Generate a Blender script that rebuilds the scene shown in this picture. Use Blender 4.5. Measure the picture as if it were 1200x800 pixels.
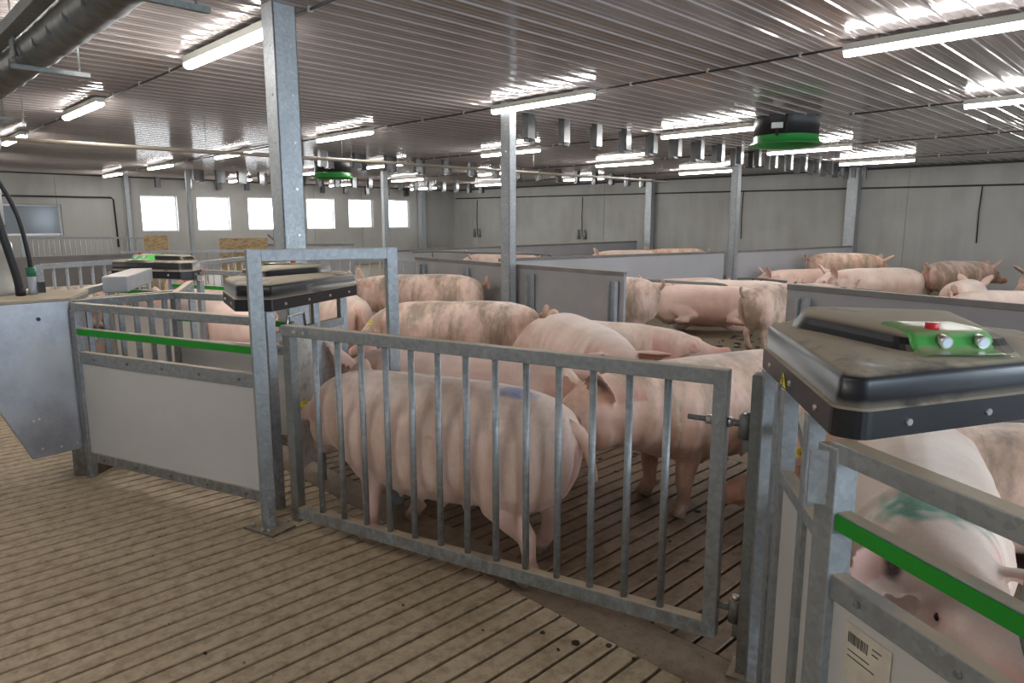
import bpy, bmesh, math, random
from mathutils import Vector, Matrix, noise
R = math.radians
random.seed(7)
for o in list(bpy.data.objects): bpy.data.objects.remove(o)
scene = bpy.context.scene
COL = scene.collection

# ------------------------------------------------------------------ camera
F = 815.0; CAMH = 1.62
pitch = math.atan((400 - 262) / F); yaw = R(45.53)
cam_d = bpy.data.cameras.new('camera'); cam = bpy.data.objects.new('camera', cam_d); COL.objects.link(cam)
cam_d.sensor_width = 36; cam_d.lens = F * 36 / 1200; cam_d.clip_end = 200; cam_d.clip_start = .05
cam.location = (0, 0, CAMH)
cam.rotation_euler = (math.pi / 2 - pitch, 0, yaw - math.pi / 2)
scene.camera = cam

# ------------------------------------------------------------------ world, exposure
w = bpy.data.worlds.new('world'); scene.world = w; w.use_nodes = True
w.node_tree.nodes['Background'].inputs[0].default_value = (.75, .86, 1, 1)
w.node_tree.nodes['Background'].inputs[1].default_value = 2.0
scene.view_settings.view_transform = 'Standard'; scene.view_settings.look = 'None'
scene.view_settings.gamma = 1; scene.view_settings.use_curve_mapping = False
scene.view_settings.exposure = 1.1
scene.cycles.use_denoising = True
LAMP_E = 26.0      # emission of the tube lamps
WIN_E = 7.0        # daylight in the panes of the window wall
DAY_E = 9.0        # daylight in the panes behind the camera

# ------------------------------------------------------------------ materials
def mat(name):
    m = bpy.data.materials.new(name); m.use_nodes = True
    nt = m.node_tree; b = nt.nodes['Principled BSDF']
    return m, nt, b
def N(nt, t, **kw):
    n = nt.nodes.new(t)
    for k, v in kw.items():
        if k in n.inputs: n.inputs[k].default_value = v
        else: setattr(n, k, v)
    return n
def ramp(nt, src, stops):
    r = nt.nodes.new('ShaderNodeValToRGB'); e = r.color_ramp.elements
    while len(e) < len(stops): e.new(.5)
    for i, (p, c) in enumerate(stops):
        e[i].position = p; e[i].color = (c[0], c[1], c[2], 1) if not isinstance(c, (int, float)) else (c, c, c, 1)
    nt.links.new(src, r.inputs[0]); return r
def mix(nt, fac, a, b, mode='MIX'):
    m = nt.nodes.new('ShaderNodeMix'); m.data_type = 'RGBA'; m.blend_type = mode
    for i, v in ((0, fac), (6, a), (7, b)):
        if hasattr(v, 'links'): nt.links.new(v, m.inputs[i])
        elif isinstance(v, (int, float)): m.inputs[i].default_value = v
        else: m.inputs[i].default_value = (v[0], v[1], v[2], 1)
    return m.outputs[2]
def coord(nt, kind='Object', scale=(1, 1, 1)):
    tc = nt.nodes.new('ShaderNodeTexCoord'); mp = nt.nodes.new('ShaderNodeMapping'); mp.inputs['Scale'].default_value = scale
    nt.links.new(tc.outputs[kind], mp.inputs[0]); return mp.outputs[0]
def wcoord(nt, scale=(1, 1, 1)):
    g = nt.nodes.new('ShaderNodeNewGeometry'); mp = nt.nodes.new('ShaderNodeMapping'); mp.inputs['Scale'].default_value = scale
    nt.links.new(g.outputs['Position'], mp.inputs[0]); return mp.outputs[0]
def noi(nt, vec, scale, detail=3, rough=.5):
    n = N(nt, 'ShaderNodeTexNoise'); n.inputs['Scale'].default_value = scale; n.inputs['Detail'].default_value = detail
    n.inputs['Roughness'].default_value = rough; nt.links.new(vec, n.inputs['Vector']); return n.outputs['Fac']
def bump(nt, b, h, strength=.3, dist=.01):
    bn = N(nt, 'ShaderNodeBump'); bn.inputs['Strength'].default_value = strength; bn.inputs['Distance'].default_value = dist
    nt.links.new(h, bn.inputs['Height']); nt.links.new(bn.outputs[0], b.inputs['Normal'])
def dust_mask(nt, lo=.55, hi=.95, brk=8.0, amount=1.0):
    g = nt.nodes.new('ShaderNodeNewGeometry'); sx = nt.nodes.new('ShaderNodeSeparateXYZ'); nt.links.new(g.outputs['Normal'], sx.inputs[0])
    r = ramp(nt, sx.outputs['Z'], [(lo, 0), (hi, amount)])
    n = noi(nt, wcoord(nt), brk, 4); r2 = ramp(nt, n, [(.32, .35), (.5, 1)])
    m = N(nt, 'ShaderNodeMath', operation='MULTIPLY'); nt.links.new(r.outputs[0], m.inputs[0]); nt.links.new(r2.outputs[0], m.inputs[1])
    return m.outputs[0]
DUST = (.50, .41, .29)
def simple(name, col, rough=.5, metal=0.0, noise_amt=.12, nscale=6, dust=0.0, b_amt=.0):
    m, nt, b = mat(name)
    n = noi(nt, wcoord(nt), nscale, 5)
    c = mix(nt, ramp(nt, n, [(.3, 0), (.7, 1)]).outputs[0], tuple(x * (1 - noise_amt) for x in col), tuple(min(1, x * (1 + noise_amt)) for x in col))
    if dust:
        c = mix(nt, dust_mask(nt, amount=dust), c, DUST)
    nt.links.new(c, b.inputs['Base Color']); b.inputs['Roughness'].default_value = rough; b.inputs['Metallic'].default_value = metal
    if b_amt: bump(nt, b, n, b_amt)
    return m
def galvanized(name, col=(.36, .385, .40), metal=.55, rough=.48, dirt=.35, dust=1.0):
    m, nt, b = mat(name)
    wc = wcoord(nt)
    v = N(nt, 'ShaderNodeTexVoronoi'); v.inputs['Scale'].default_value = 55; nt.links.new(wc, v.inputs['Vector'])
    sp = ramp(nt, v.outputs['Color'], [(0, tuple(x * .82 for x in col)), (1, tuple(min(1, x * 1.18) for x in col))])
    n = noi(nt, wc, 7, 5, .6)
    c = mix(nt, ramp(nt, n, [(.35, 0), (.75, .5)]).outputs[0], sp.outputs[0], tuple(x * .72 for x in col))
    # dried muck that sits low on the steel
    g = nt.nodes.new('ShaderNodeNewGeometry'); sx = nt.nodes.new('ShaderNodeSeparateXYZ'); nt.links.new(g.outputs['Position'], sx.inputs[0])
    low = ramp(nt, sx.outputs['Z'], [(0.02, 1), (.55, 0)])
    n2 = noi(nt, wcoord(nt, (1, 1, .6)), 22, 5, .7)
    mm = N(nt, 'ShaderNodeMath', operation='MULTIPLY'); nt.links.new(low.outputs[0], mm.inputs[0])
    nt.links.new(ramp(nt, n2, [(.38, 0), (.6, dirt * 2)]).outputs[0], mm.inputs[1])
    c = mix(nt, mm.outputs[0], c, (.16, .12, .075))
    if dust:
        dm = dust_mask(nt, .8, .97, 6, dust); c = mix(nt, dm, c, DUST); nt.links.new(ramp(nt, dm, [(0, metal), (1, 0)]).outputs[0], b.inputs['Metallic'])
    else: b.inputs['Metallic'].default_value = metal
    nt.links.new(c, b.inputs['Base Color'])
    rr = ramp(nt, v.outputs['Distance'], [(0, rough - .08), (1, rough + .12)]); nt.links.new(rr.outputs[0], b.inputs['Roughness'])
    return m
M = {}
M['galv'] = galvanized('galvanized_steel')
M['galv_clean'] = galvanized('galvanized_column', (.42, .45, .47), .45, .42, .1, 0)
M['galv_dark'] = galvanized('weathered_steel', (.22, .235, .23), .4, .55, .6, .6)
def sheet():
    m, nt, b = mat('hopper_sheet'); wc = wcoord(nt)
    n = noi(nt, wcoord(nt, (1, 1, .8)), 3.5, 6, .7); n2 = noi(nt, wc, 1.6, 3)
    c = mix(nt, ramp(nt, n, [(.35, 0), (.65, 1)]).outputs[0], (.30, .30, .325), (.46, .47, .51))
    c = mix(nt, ramp(nt, n2, [(.45, 0), (.7, .5)]).outputs[0], c, (.36, .33, .29))
    nt.links.new(c, b.inputs['Base Color']); b.inputs['Metallic'].default_value = .75
    nt.links.new(ramp(nt, n, [(.3, .32), (.7, .5)]).outputs[0], b.inputs['Roughness']); return m
M['sheet'] = sheet()
M['duct'] = simple('duct_steel', (.12, .125, .12), .42, .7, .35, 14)
M['pvc'] = simple('grey_plastic_panel', (.36, .355, .36), .42, 0, .10, 2.5)
M['pvc_cap'] = simple('plastic_cap_rail', (.20, .19, .185), .5, 0, .15, 4, .5)
M['pvc_light'] = simple('pale_plastic_panel', (.43, .43, .445), .38, 0, .07, 1.2)
M['white_panel'] = simple('white_plastic_panel', (.58, .565, .545), .38, 0, .06, 2)
M['green'] = simple('green_paint', (.01, .30, .02), .4, 0, .05, 4)
M['green_cover'] = simple('green_cover', (.09, .46, .10), .32, 0, .05, 4, .75)
M['green_fan'] = simple('green_fan_plastic', (.03, .26, .05), .3, 0, .05, 4)
M['black'] = simple('black_plastic', (.016, .016, .018), .42, 0, .2, 10)
M['red'] = simple('red_plastic', (.6, .02, .02), .35, 0, .03, 4)
M['lens'] = simple('pale_button_face', (.75, .85, .95), .25, 0, .02, 4)
M['chrome'] = simple('bolt_steel', (.62, .62, .60), .28, .9, .1, 30)
M['yellow'] = simple('yellow_plastic', (.80, .66, .03), .45, 0, .08, 30)
M['ink'] = simple('dark_ink', (.02, .02, .02), .6)
M['paper'] = simple('paper_label', (.70, .70, .68), .6, 0, .05, 40)
M['print'] = simple('grey_print', (.30, .30, .30), .7, 0, .3, 200)
M['old_paper'] = simple('stained_label', (.62, .57, .47), .6, 0, .15, 18)
M['brown_print'] = simple('faded_print', (.13, .11, .08), .6, 0, .3, 90)
M['tan_pipe'] = simple('tan_plastic_pipe', (.36, .31, .25), .4, 0, .06, 3)
M['white_pipe'] = simple('white_feed_pipe', (.62, .64, .66), .3, 0, .12, 4)
M['clear'] = simple('cloudy_plastic', (.42, .40, .36), .35, 0, .2, 6)
M['cable'] = simple('black_cable', (.02, .02, .022), .5)
M['blue'] = simple('blue_plastic', (.03, .12, .55), .4)
M['pink_hose'] = simple('pale_hose', (.80, .72, .75), .4)
M['housing'] = simple('lamp_housing', (.50, .50, .46), .45, 0, .05, 5)
M['grey_box'] = simple('grey_painted_steel', (.42, .44, .47), .4, .1, .08, 5, .6)
M['chute'] = simple('dark_galvanized_chute', (.13, .135, .14), .28, .85, .15, 12)
M['joint'] = simple('black_joint_seal', (.03, .03, .03), .7)
M['frame_white'] = simple('white_window_frame', (.75, .77, .80), .4)

def hood_mat():
    m, nt, b = mat('dusty_black_hood')
    g = nt.nodes.new('ShaderNodeNewGeometry'); sx = nt.nodes.new('ShaderNodeSeparateXYZ'); nt.links.new(g.outputs['Normal'], sx.inputs[0])
    r = ramp(nt, sx.outputs['Z'], [(.62, 0), (.92, 1)])
    n = noi(nt, wcoord(nt, (1, 1, 1)), 4.2, 5, .62); r2 = ramp(nt, n, [(.36, .25), (.46, 1)])
    mm = N(nt, 'ShaderNodeMath', operation='MULTIPLY'); nt.links.new(r.outputs[0], mm.inputs[0]); nt.links.new(r2.outputs[0], mm.inputs[1])
    c = mix(nt, mm.outputs[0], (.014, .015, .019), (.47, .395, .29))
    nt.links.new(c, b.inputs['Base Color'])
    rr = ramp(nt, mm.outputs[0], [(0, .33), (1, .8)]); nt.links.new(rr.outputs[0], b.inputs['Roughness'])
    return m
M['hood'] = hood_mat()

def concrete_wall():
    m, nt, b = mat('cast_concrete_wall')
    n1 = noi(nt, wcoord(nt, (2, 2, .4)), 1.3, 5, .6)   # vertical run marks
    n2 = noi(nt, wcoord(nt), .55, 4, .55)
    c = mix(nt, ramp(nt, n1, [(.3, 0), (.7, 1)]).outputs[0], (.295, .29, .27), (.355, .35, .33))
    c = mix(nt, ramp(nt, n2, [(.4, 0), (.65, .55)]).outputs[0], c, (.42, .42, .41))
    nt.links.new(c, b.inputs['Base Color']); b.inputs['Roughness'].default_value = .75
    bump(nt, b, noi(nt, wcoord(nt), 30, 3), .15, .004)
    return m
M['wall'] = concrete_wall()

def ceiling_mat():
    m, nt, b = mat('coated_ceiling_sheet')
    n1 = noi(nt, wcoord(nt, (.4, 6, 1)), 2.2, 4, .6)
    c = mix(nt, ramp(nt, n1, [(.3, 0), (.7, 1)]).outputs[0], (.315, .275, .265), (.40, .36, .35))
    nt.links.new(c, b.inputs['Base Color']); b.inputs['Roughness'].default_value = .11
    b.inputs['Specular IOR Level'].default_value = .8
    bump(nt, b, noi(nt, wcoord(nt, (.5, 7, 1)), 3.0, 3), .05, .003)
    return m
M['ceiling'] = ceiling_mat()

def floor_mat(name, c1, c2, cd, lo=.45, hi=.6):
    m, nt, b = mat(name)
    wc = wcoord(nt)
    n = noi(nt, wc, 1.1, 5, .6); n2 = noi(nt, wc, 16, 6, .7); n3 = noi(nt, wc, 42, 3, .6)
    c = mix(nt, ramp(nt, n, [(.3, 0), (.7, 1)]).outputs[0], c1, c2)
    c = mix(nt, ramp(nt, n2, [(lo, 0), (hi + .12, .75)]).outputs[0], c, cd)
    c = mix(nt, ramp(nt, n3, [(.66, 0), (.72, .85)]).outputs[0], c, tuple(x * .35 for x in cd))
    nt.links.new(c, b.inputs['Base Color']); b.inputs['Roughness'].default_value = .62
    bump(nt, b, n2, .25, .006)
    return m
M['slat'] = floor_mat('slatted_concrete', (.47, .365, .24), (.56, .45, .31), (.20, .13, .075), .42, .60)
M['slat_pen'] = floor_mat('soiled_slatted_concrete', (.22, .15, .095), (.275, .19, .125), (.08, .053, .033), .40, .58)
M['slat_mid'] = floor_mat('part_soiled_concrete', (.20, .15, .10), (.27, .205, .14), (.10, .068, .042), .44, .62)
M['solid'] = floor_mat('soiled_solid_floor', (.16, .125, .075), (.22, .175, .11), (.05, .035, .02), .42, .6)
M['pit'] = simple('slurry_pit', (.075, .07, .062), .5)

def osb():
    m, nt, b = mat('strand_board')
    v = N(nt, 'ShaderNodeTexVoronoi'); v.inputs['Scale'].default_value = 16; nt.links.new(wcoord(nt, (1, 1, 2.6)), v.inputs['Vector'])
    r = ramp(nt, v.outputs['Color'], [(0, (.30, .19, .09)), (.5, (.47, .33, .17)), (1, (.60, .45, .26))])
    nt.links.new(r.outputs[0], b.inputs['Base Color']); b.inputs['Roughness'].default_value = .7
    return m
M['osb'] = osb()
def emit(name, col, e):
    m, nt, b = mat(name); b.inputs['Base Color'].default_value = (.8, .8, .8, 1)
    b.inputs['Emission Color'].default_value = (*col, 1); b.inputs['Emission Strength'].default_value = e
    return m
M['tube'] = emit('lamp_diffuser', (1, .97, .93), LAMP_E)
M['pane'] = emit('bright_window_pane', (.93, .97, 1), WIN_E)
M['pane_dim'] = emit('shaded_window_pane', (.55, .66, .72), .75)
M['pane_mid'] = emit('half_bright_window_pane', (.80, .92, 1), 1.5)
M['pane_day'] = emit('daylight_pane', (.72, .86, 1), DAY_E)
M['pane_dark'] = simple('dull_glass', (.16, .18, .20), .12, 0, .1, 1)

def skin_mat(name, dirt=.5, tint=(1, 1, 1), seed=0.0):
    m, nt, b = mat(name)
    at = nt.nodes.new('ShaderNodeVertexColor'); at.layer_name = 'skin'
    tc = nt.nodes.new('ShaderNodeTexCoord'); mp = nt.nodes.new('ShaderNodeMapping'); mp.inputs['Location'].default_value = (seed * 3.1, seed * 1.7, seed)
    nt.links.new(tc.outputs['Object'], mp.inputs[0]); oc = mp.outputs[0]
    mp2 = nt.nodes.new('ShaderNodeMapping'); mp2.inputs['Scale'].default_value = (1.6, 1, .55); nt.links.new(oc, mp2.inputs[0])
    n1 = noi(nt, oc, 3.2, 4, .55); n2 = noi(nt, mp2.outputs[0], 3.6, 6, .66); n3 = noi(nt, oc, 90, 2, .5); n4 = noi(nt, oc, 30, 3, .6)
    c = mix(nt, .85, at.outputs['Color'], ramp(nt, n1, [(.3, (.80 * tint[0], .70 * tint[1], .68 * tint[2])), (.55, (.95 * tint[0], .93 * tint[1], .92 * tint[2])), (.75, tuple(tint))]).outputs[0], 'MULTIPLY')
    c = mix(nt, ramp(nt, n2, [(.43, 0), (.43 + .13 / max(dirt, .3), min(.85, dirt * 1.35))]).outputs[0], c, (.27, .19, .125))
    c = mix(nt, ramp(nt, n4, [(.70, 0), (.76, .6 * min(1, dirt * 1.6))]).outputs[0], c, (.17, .10, .065))
    c = mix(nt, ramp(nt, n3, [(.35, .14), (.6, 0)]).outputs[0], c, (.55, .36, .25))
    nt.links.new(c, b.inputs['Base Color'])
    b.inputs['Roughness'].default_value = .52
    b.inputs['Subsurface Weight'].default_value = .12; b.inputs['Subsurface Radius'].default_value = (.02, .008, .005); b.inputs['Subsurface Scale'].default_value = .6
    b.inputs['Sheen Weight'].default_value = .25; b.inputs['Sheen Roughness'].default_value = .5
    bump(nt, b, n3, .35, .003)
    return m
SK = {
 'clean': skin_mat('pink_pig_skin', .22, (1, 1, 1), 0),
 'main': skin_mat('smudged_pink_pig_skin', .42, (1, .97, .95), 1.3),
 'dirty': skin_mat('muddy_pink_pig_skin', .75, (.95, .9, .85), 2.1),
 'pink': skin_mat('rosy_pig_skin', .16, (1, .93, .93), 3.2),
 'tan': skin_mat('tan_pig_skin', .6, (.95, .82, .70), 4.4),
 'white': skin_mat('pale_bristled_pig_skin', .12, (1, .99, .93), 5.9),
 'grey': skin_mat('dirt_caked_pig_skin', 1.0, (.72, .62, .60), 6.6),
}
M['eye'] = simple('dark_pig_eye', (.012, .008, .006), .08)

# ------------------------------------------------------------------ mesh helpers
class MB:
    def __init__(s): s.bm = bmesh.new(); s.n = 0
    def hull(s, pts, faces):
        vs = [s.bm.verts.new(p) for p in pts]
        out = []
        for f in faces:
            try: out.append(s.bm.faces.new([vs[i] for i in f]))
            except ValueError: pass
        return out
    def box(s, c, size, rz=0, mi=0):
        hx, hy, hz = (q / 2 for q in size); cs, sn = math.cos(rz), math.sin(rz); pts = []
        for x, y, z in ((-1,-1,-1),(1,-1,-1),(1,1,-1),(-1,1,-1),(-1,-1,1),(1,-1,1),(1,1,1),(-1,1,1)):
            X, Y = x * hx, y * hy
            pts.append((c[0] + X * cs - Y * sn, c[1] + X * sn + Y * cs, c[2] + z * hz))
        fs = s.hull(pts, [(3,2,1,0),(4,5,6,7),(0,1,5,4),(1,2,6,5),(2,3,7,6),(3,0,4,7)])
        for f in fs: f.material_index = mi
        return s
    def beam(s, p, q, wd, ht, up=(0, 0, 1), mi=0):     # rectangular bar from p to q
        p, q = Vector(p), Vector(q); d = (q - p).normalized(); u = Vector(up)
        if abs(d.dot(u)) > .98: u = Vector((1, 0, 0)) if len(up) == 3 and tuple(up) == (0, 0, 1) else Vector((0, 0, 1))
        sd = d.cross(u).normalized(); u = sd.cross(d).normalized(); pts = []
        for e in (p, q):
            for a, b_ in ((-1,-1),(1,-1),(1,1),(-1,1)): pts.append(e + sd * a * wd / 2 + u * b_ * ht / 2)
        fs = s.hull(pts, [(0,1,2,3),(7,6,5,4),(0,4,5,1),(1,5,6,2),(2,6,7,3),(3,7,4,0)])
        for f in fs: f.material_index = mi
        return s
    def post(s, x, y, z0, z1, a, b_, rz=0, mi=0):
        return s.box((x, y, (z0 + z1) / 2), (a, b_, z1 - z0), rz, mi)
    def tube(s, pts, r, n=12, cap=True, mi=0):
        pts = [Vector(p) for p in pts]; rr = r if isinstance(r, (list, tuple)) else [r] * len(pts); rings = []
        ref = None
        for i, p in enumerate(pts):
            d = (pts[min(i + 1, len(pts) - 1)] - pts[max(i - 1, 0)]).normalized()
            if ref is None: ref = Vector((0, 0, 1)) if abs(d.z) < .9 else Vector((1, 0, 0))
            a = d.cross(ref).normalized(); b_ = a.cross(d).normalized(); ref = b_
            rings.append([s.bm.verts.new(p + a * rr[i] * math.cos(t * 2 * math.pi / n) + b_ * rr[i] * math.sin(t * 2 * math.pi / n)) for t in range(n)])
        for A, B in zip(rings, rings[1:]):
            for t in range(n):
                f = s.bm.faces.new([A[t], B[t], B[(t + 1) % n], A[(t + 1) % n]]); f.smooth = True; f.material_index = mi
        if cap:
            for ring, rev in ((rings[0], False), (rings[-1], True)):
                f = s.bm.faces.new(ring if not rev else ring[::-1]); f.material_index = mi
        return s
    def lathe(s, prof, c=(0, 0, 0), n=32, mi=0):
        rings = []
        for r, z in prof: rings.append([s.bm.verts.new((c[0] + r * math.cos(t * 2 * math.pi / n), c[1] + r * math.sin(t * 2 * math.pi / n), c[2] + z)) for t in range(n)])
        for A, B in zip(rings, rings[1:]):
            for t in range(n):
                f = s.bm.faces.new([A[t], A[(t + 1) % n], B[(t + 1) % n], B[t]]); f.smooth = True; f.material_index = mi
        return s
    def prism(s, poly, z0, z1, mi=0):
        n = len(poly); a = [s.bm.verts.new((x, y, z0)) for x, y in poly]; b_ = [s.bm.verts.new((x, y, z1)) for x, y in poly]
        fs = [s.bm.faces.new(a[::-1]), s.bm.faces.new(b_)]
        for i in range(n): fs.append(s.bm.faces.new([a[i], a[(i + 1) % n], b_[(i + 1) % n], b_[i]]))
        for f in fs: f.material_index = mi
        return s
    def panel(s, p, q, z0, z1, t=.012, mi=0):          # upright sheet between two plan points
        p, q = Vector((*p[:2], 0)), Vector((*q[:2], 0)); d = (q - p).normalized(); n = Vector((-d.y, d.x, 0)) * t / 2
        s.prism([tuple((p + n)[:2]), tuple((p - n)[:2]), tuple((q - n)[:2]), tuple((q + n)[:2])], z0, z1, mi); return s
def wloc(o):
    v = Vector((0, 0, 0))
    while o is not None: v = v + o.location; o = o.parent
    return v
def _build(s, name, mats, parent=None, bevel=0, origin=None):
    bmesh.ops.recalc_face_normals(s.bm, faces=s.bm.faces)
    if origin is None and parent is None:                      # a thing of one mesh: its origin at its own base
        xs = [v.co for v in s.bm.verts]; lo = Vector([min(v[i] for v in xs) for i in range(3)]); hi = Vector([max(v[i] for v in xs) for i in range(3)])
        origin = Vector(((lo.x + hi.x) / 2, (lo.y + hi.y) / 2, lo.z))
    org = Vector(origin) if origin is not None else wloc(parent)
    bmesh.ops.translate(s.bm, verts=s.bm.verts, vec=-org)
    me = bpy.data.meshes.new(name); s.bm.to_mesh(me); s.bm.free()
    for m in (mats if isinstance(mats, (list, tuple)) else [mats]): me.materials.append(m)
    o = bpy.data.objects.new(name, me); COL.objects.link(o); o.parent = parent
    o.location = org - (wloc(parent) if parent is not None else Vector((0, 0, 0)))
    if bevel:
        b = o.modifiers.new('b', 'BEVEL'); b.width = bevel; b.segments = 2; b.limit_method = 'ANGLE'; b.angle_limit = R(40)
    return o
MB.build = _build
def _each(s, name, mats, parent=None, bevel=0, origin=None):   # one object for each separate piece
    bm = s.bm; bm.verts.ensure_lookup_table(); seen = set(); out = []
    for v in bm.verts:
        if v in seen: continue
        st = [v]; isl = []; seen.add(v)
        while st:
            q = st.pop(); isl.append(q)
            for e in q.link_edges:
                w_ = e.other_vert(q)
                if w_ not in seen: seen.add(w_); st.append(w_)
        idx = {q: i for i, q in enumerate(isl)}; nb = MB(); vs = [nb.bm.verts.new(q.co) for q in isl]
        for f in {f for q in isl for f in q.link_faces}:
            g = nb.bm.faces.new([vs[idx[q]] for q in f.verts]); g.smooth = f.smooth; g.material_index = f.material_index
        out.append(nb.build(name, mats, parent, bevel, origin))
    bm.free(); return out
MB.each = _each
def tag(o, label=None, cat=None, group=None, kind=None):
    if label: o['label'] = label
    if cat: o['category'] = cat
    if group: o['group'] = group
    if kind: o['kind'] = kind
    return o
def empty(name, label, cat, loc=(0, 0, 0), group=None):
    o = bpy.data.objects.new(name, None); COL.objects.link(o); o.location = loc; o.empty_display_size = .1
    return tag(o, label, cat, group)
def struct(o): o['kind'] = 'structure'; return o
def kids(o): return [c for c in bpy.data.objects if c.parent == o]
def copy_tree(o, parent=None):
    c = o.copy(); COL.objects.link(c)
    if parent is not None: c.parent = parent
    for ch in kids(o):
        if ch is not c: copy_tree(ch, c)
    return c
def lerp(a, b, t): return tuple(x + (y - x) * t for x, y in zip(a, b))

# ------------------------------------------------------------------ room
X0, X1, Y0, Y1, CZ = -4.0, 20.4, -5.0, 24.5, 3.1
XS = 6.6      # from here on the floor is solid lying area
# slatted floor: every slat a bar, open gaps between, solid bands where the elements meet
def slats(mb, x0, x1, y0, y1, mi=0, skip=None):
    y = math.floor(y0 / .0985) * .0985
    while y < y1:
        a = y + .008 ; b_ = y + .0985 - .008
        mb.box(((x0 + x1) / 2, (a + b_) / 2, -.05), (x1 - x0, b_ - a, .1), 0, mi); y += .0985
GA, GB = (1.553, 3.452), (2.232, 1.029)     # foot points of the gate line
fl = MB()
slats(fl, -.30, 2.03, Y0, 12.0, 0)
fl.box((2.14, 3.5, -.05), (.22, 17, .1), 0, 2)
slats(fl, 2.25, 4.35, Y0, 12.0, 1)
fl.box((4.45, 3.5, -.05), (.20, 17, .1), 0, 1)
slats(fl, 4.55, XS, Y0, 12.0, 1)
fl.box(((-.3 + X0) / 2, 3.5, -.05), (X0 * -1 - .3, 17, .1), 0, 0)
struct(fl.build('floor', [M['slat'], M['slat_pen'], M['slat_mid']], bevel=.004))
f2 = MB(); f2.box(((XS + X1) / 2, (Y0 + Y1) / 2, -.05), (X1 - XS, Y1 - Y0, .1)); f2.box(((X0 + XS) / 2, (12 + Y1) / 2, -.05), (XS - X0, Y1 - 12, .1))
struct(f2.build('floor', M['solid']))
f3 = MB(); f3.box((1.3, 3.5, -.15), (10.6, 17.2, .1)); struct(f3.build('trim_1', M['pit']))

# ceiling of ribbed sheet, ribs along X
ce = MB(); y = Y0; pitch_r = .215
prof = []
while y < Y1:
    prof += [(y, CZ), (y + .066, CZ), (y + .068, CZ - .003), (y + .073, CZ - .003), (y + .075, CZ), (y + .138, CZ), (y + .140, CZ - .003), (y + .145, CZ - .003), (y + .147, CZ), (y + .190, CZ),
             (y + .195, CZ - .012), (y + .210, CZ - .012)]
    y += pitch_r
va = [ce.bm.verts.new((X0, a, b_)) for a, b_ in prof]; vb = [ce.bm.verts.new((X1, a, b_)) for a, b_ in prof]
for i in range(len(prof) - 1): ce.bm.faces.new([va[i], va[i + 1], vb[i + 1], vb[i]])
co = ce.build('ceiling', M['ceiling']); struct(co)
sm = co.modifiers.new('s', 'SOLIDIFY'); sm.thickness = .004; sm.offset = 1

def wall_x(name, x, t, y0, y1): struct(MB().box((x + t / 2, (y0 + y1) / 2, CZ / 2 + .0), (abs(t), y1 - y0, CZ + .2)).build(name, M['wall']))
wall_x('wall_right', X1, .2, Y0, Y1)
wall_x('wall_left', X0 - .2, .2, Y0, Y1)
# window wall with real openings
wins = [(7.40, 8.52, 1.38, 2.52), (9.15, 10.27, 1.39, 2.53), (10.92, 12.05, 1.40, 2.55), (13.2, 14.36, 1.42, 2.57), (15.0, 16.14, 1.45, 2.60), (16.80, 17.96, 1.44, 2.62)]
def wall_with_holes(name, y, ty, holes, x0, x1):
    mb = MB(); x = x0
    for a, b_, c, d in holes:
        mb.box(((x + a) / 2, y + ty / 2, CZ / 2), (a - x, abs(ty), CZ + .2))
        mb.box(((a + b_) / 2, y + ty / 2, (c - .1) / 2), (b_ - a, abs(ty), c + .1))
        mb.box(((a + b_) / 2, y + ty / 2, (d + CZ + .1) / 2), (b_ - a, abs(ty), CZ + .1 - d)); x = b_
    mb.box(((x + x1) / 2, y + ty / 2, CZ / 2), (x1 - x, abs(ty), CZ + .2))
    struct(mb.build(name, M['wall']))
wall_with_holes('wall_far', Y1, .22, [(2.9, 5.2, 1.28, 2.18)] + wins, X0, X1)
wn = 0
def window(a, b_, c, d, y, panes, dy=.12, fr=.05):
    global wn; wn += 1
    root = bpy.data.objects.new('window_%d' % wn, None); COL.objects.link(root); root.location = ((a + b_) / 2, y, c); struct(root)
    f = MB()
    for z in (c + fr / 2, d - fr / 2): f.box(((a + b_) / 2, y + dy, z), (b_ - a, .07, fr))
    for x in (a + fr / 2, b_ - fr / 2): f.box((x, y + dy, (c + d) / 2), (fr, .07, d - c - 2 * fr))
    f.build('window_frame', M['frame_white'], root)
    n = len(panes); ww = (b_ - a - 2 * fr) / sum(p[1] for p in panes); x = a + fr
    for mname, k in panes:
        MB().box((x + ww * k / 2, y + dy + .015, (c + d) / 2), (ww * k - .006, .012, d - c - 2 * fr - .002)).build('pane', M[mname], root); x += ww * k
for i, (a, b_, c, d) in enumerate(wins):
    window(a, b_, c, d, Y1, [[('pane', 1)], [('pane', 1)], [('pane', 1)], [('pane', 1)], [('pane_mid', 1)], [('pane_mid', .45), ('pane_dim', .55)]][i])
window(2.9, 5.2, 1.28, 2.18, Y1, [('pane_dim', .35), ('pane_dark', .65)])
# wall behind the camera, with the daylight openings that light the near steel
near_h = [(-2.5, -1.3, 1.0, 2.4), (1.0, 3.0, .9, 2.6), (5.5, 7.5, .9, 2.6), (10, 11.2, 1.3, 2.5), (14, 15.2, 1.3, 2.5)]
wall_with_holes('wall_near', Y0 - .22, .22, near_h, X0, X1)
for a, b_, c, d in near_h: window(a, b_, c, d, Y0 - .22, [('pane_day', 1)], .1)

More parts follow.
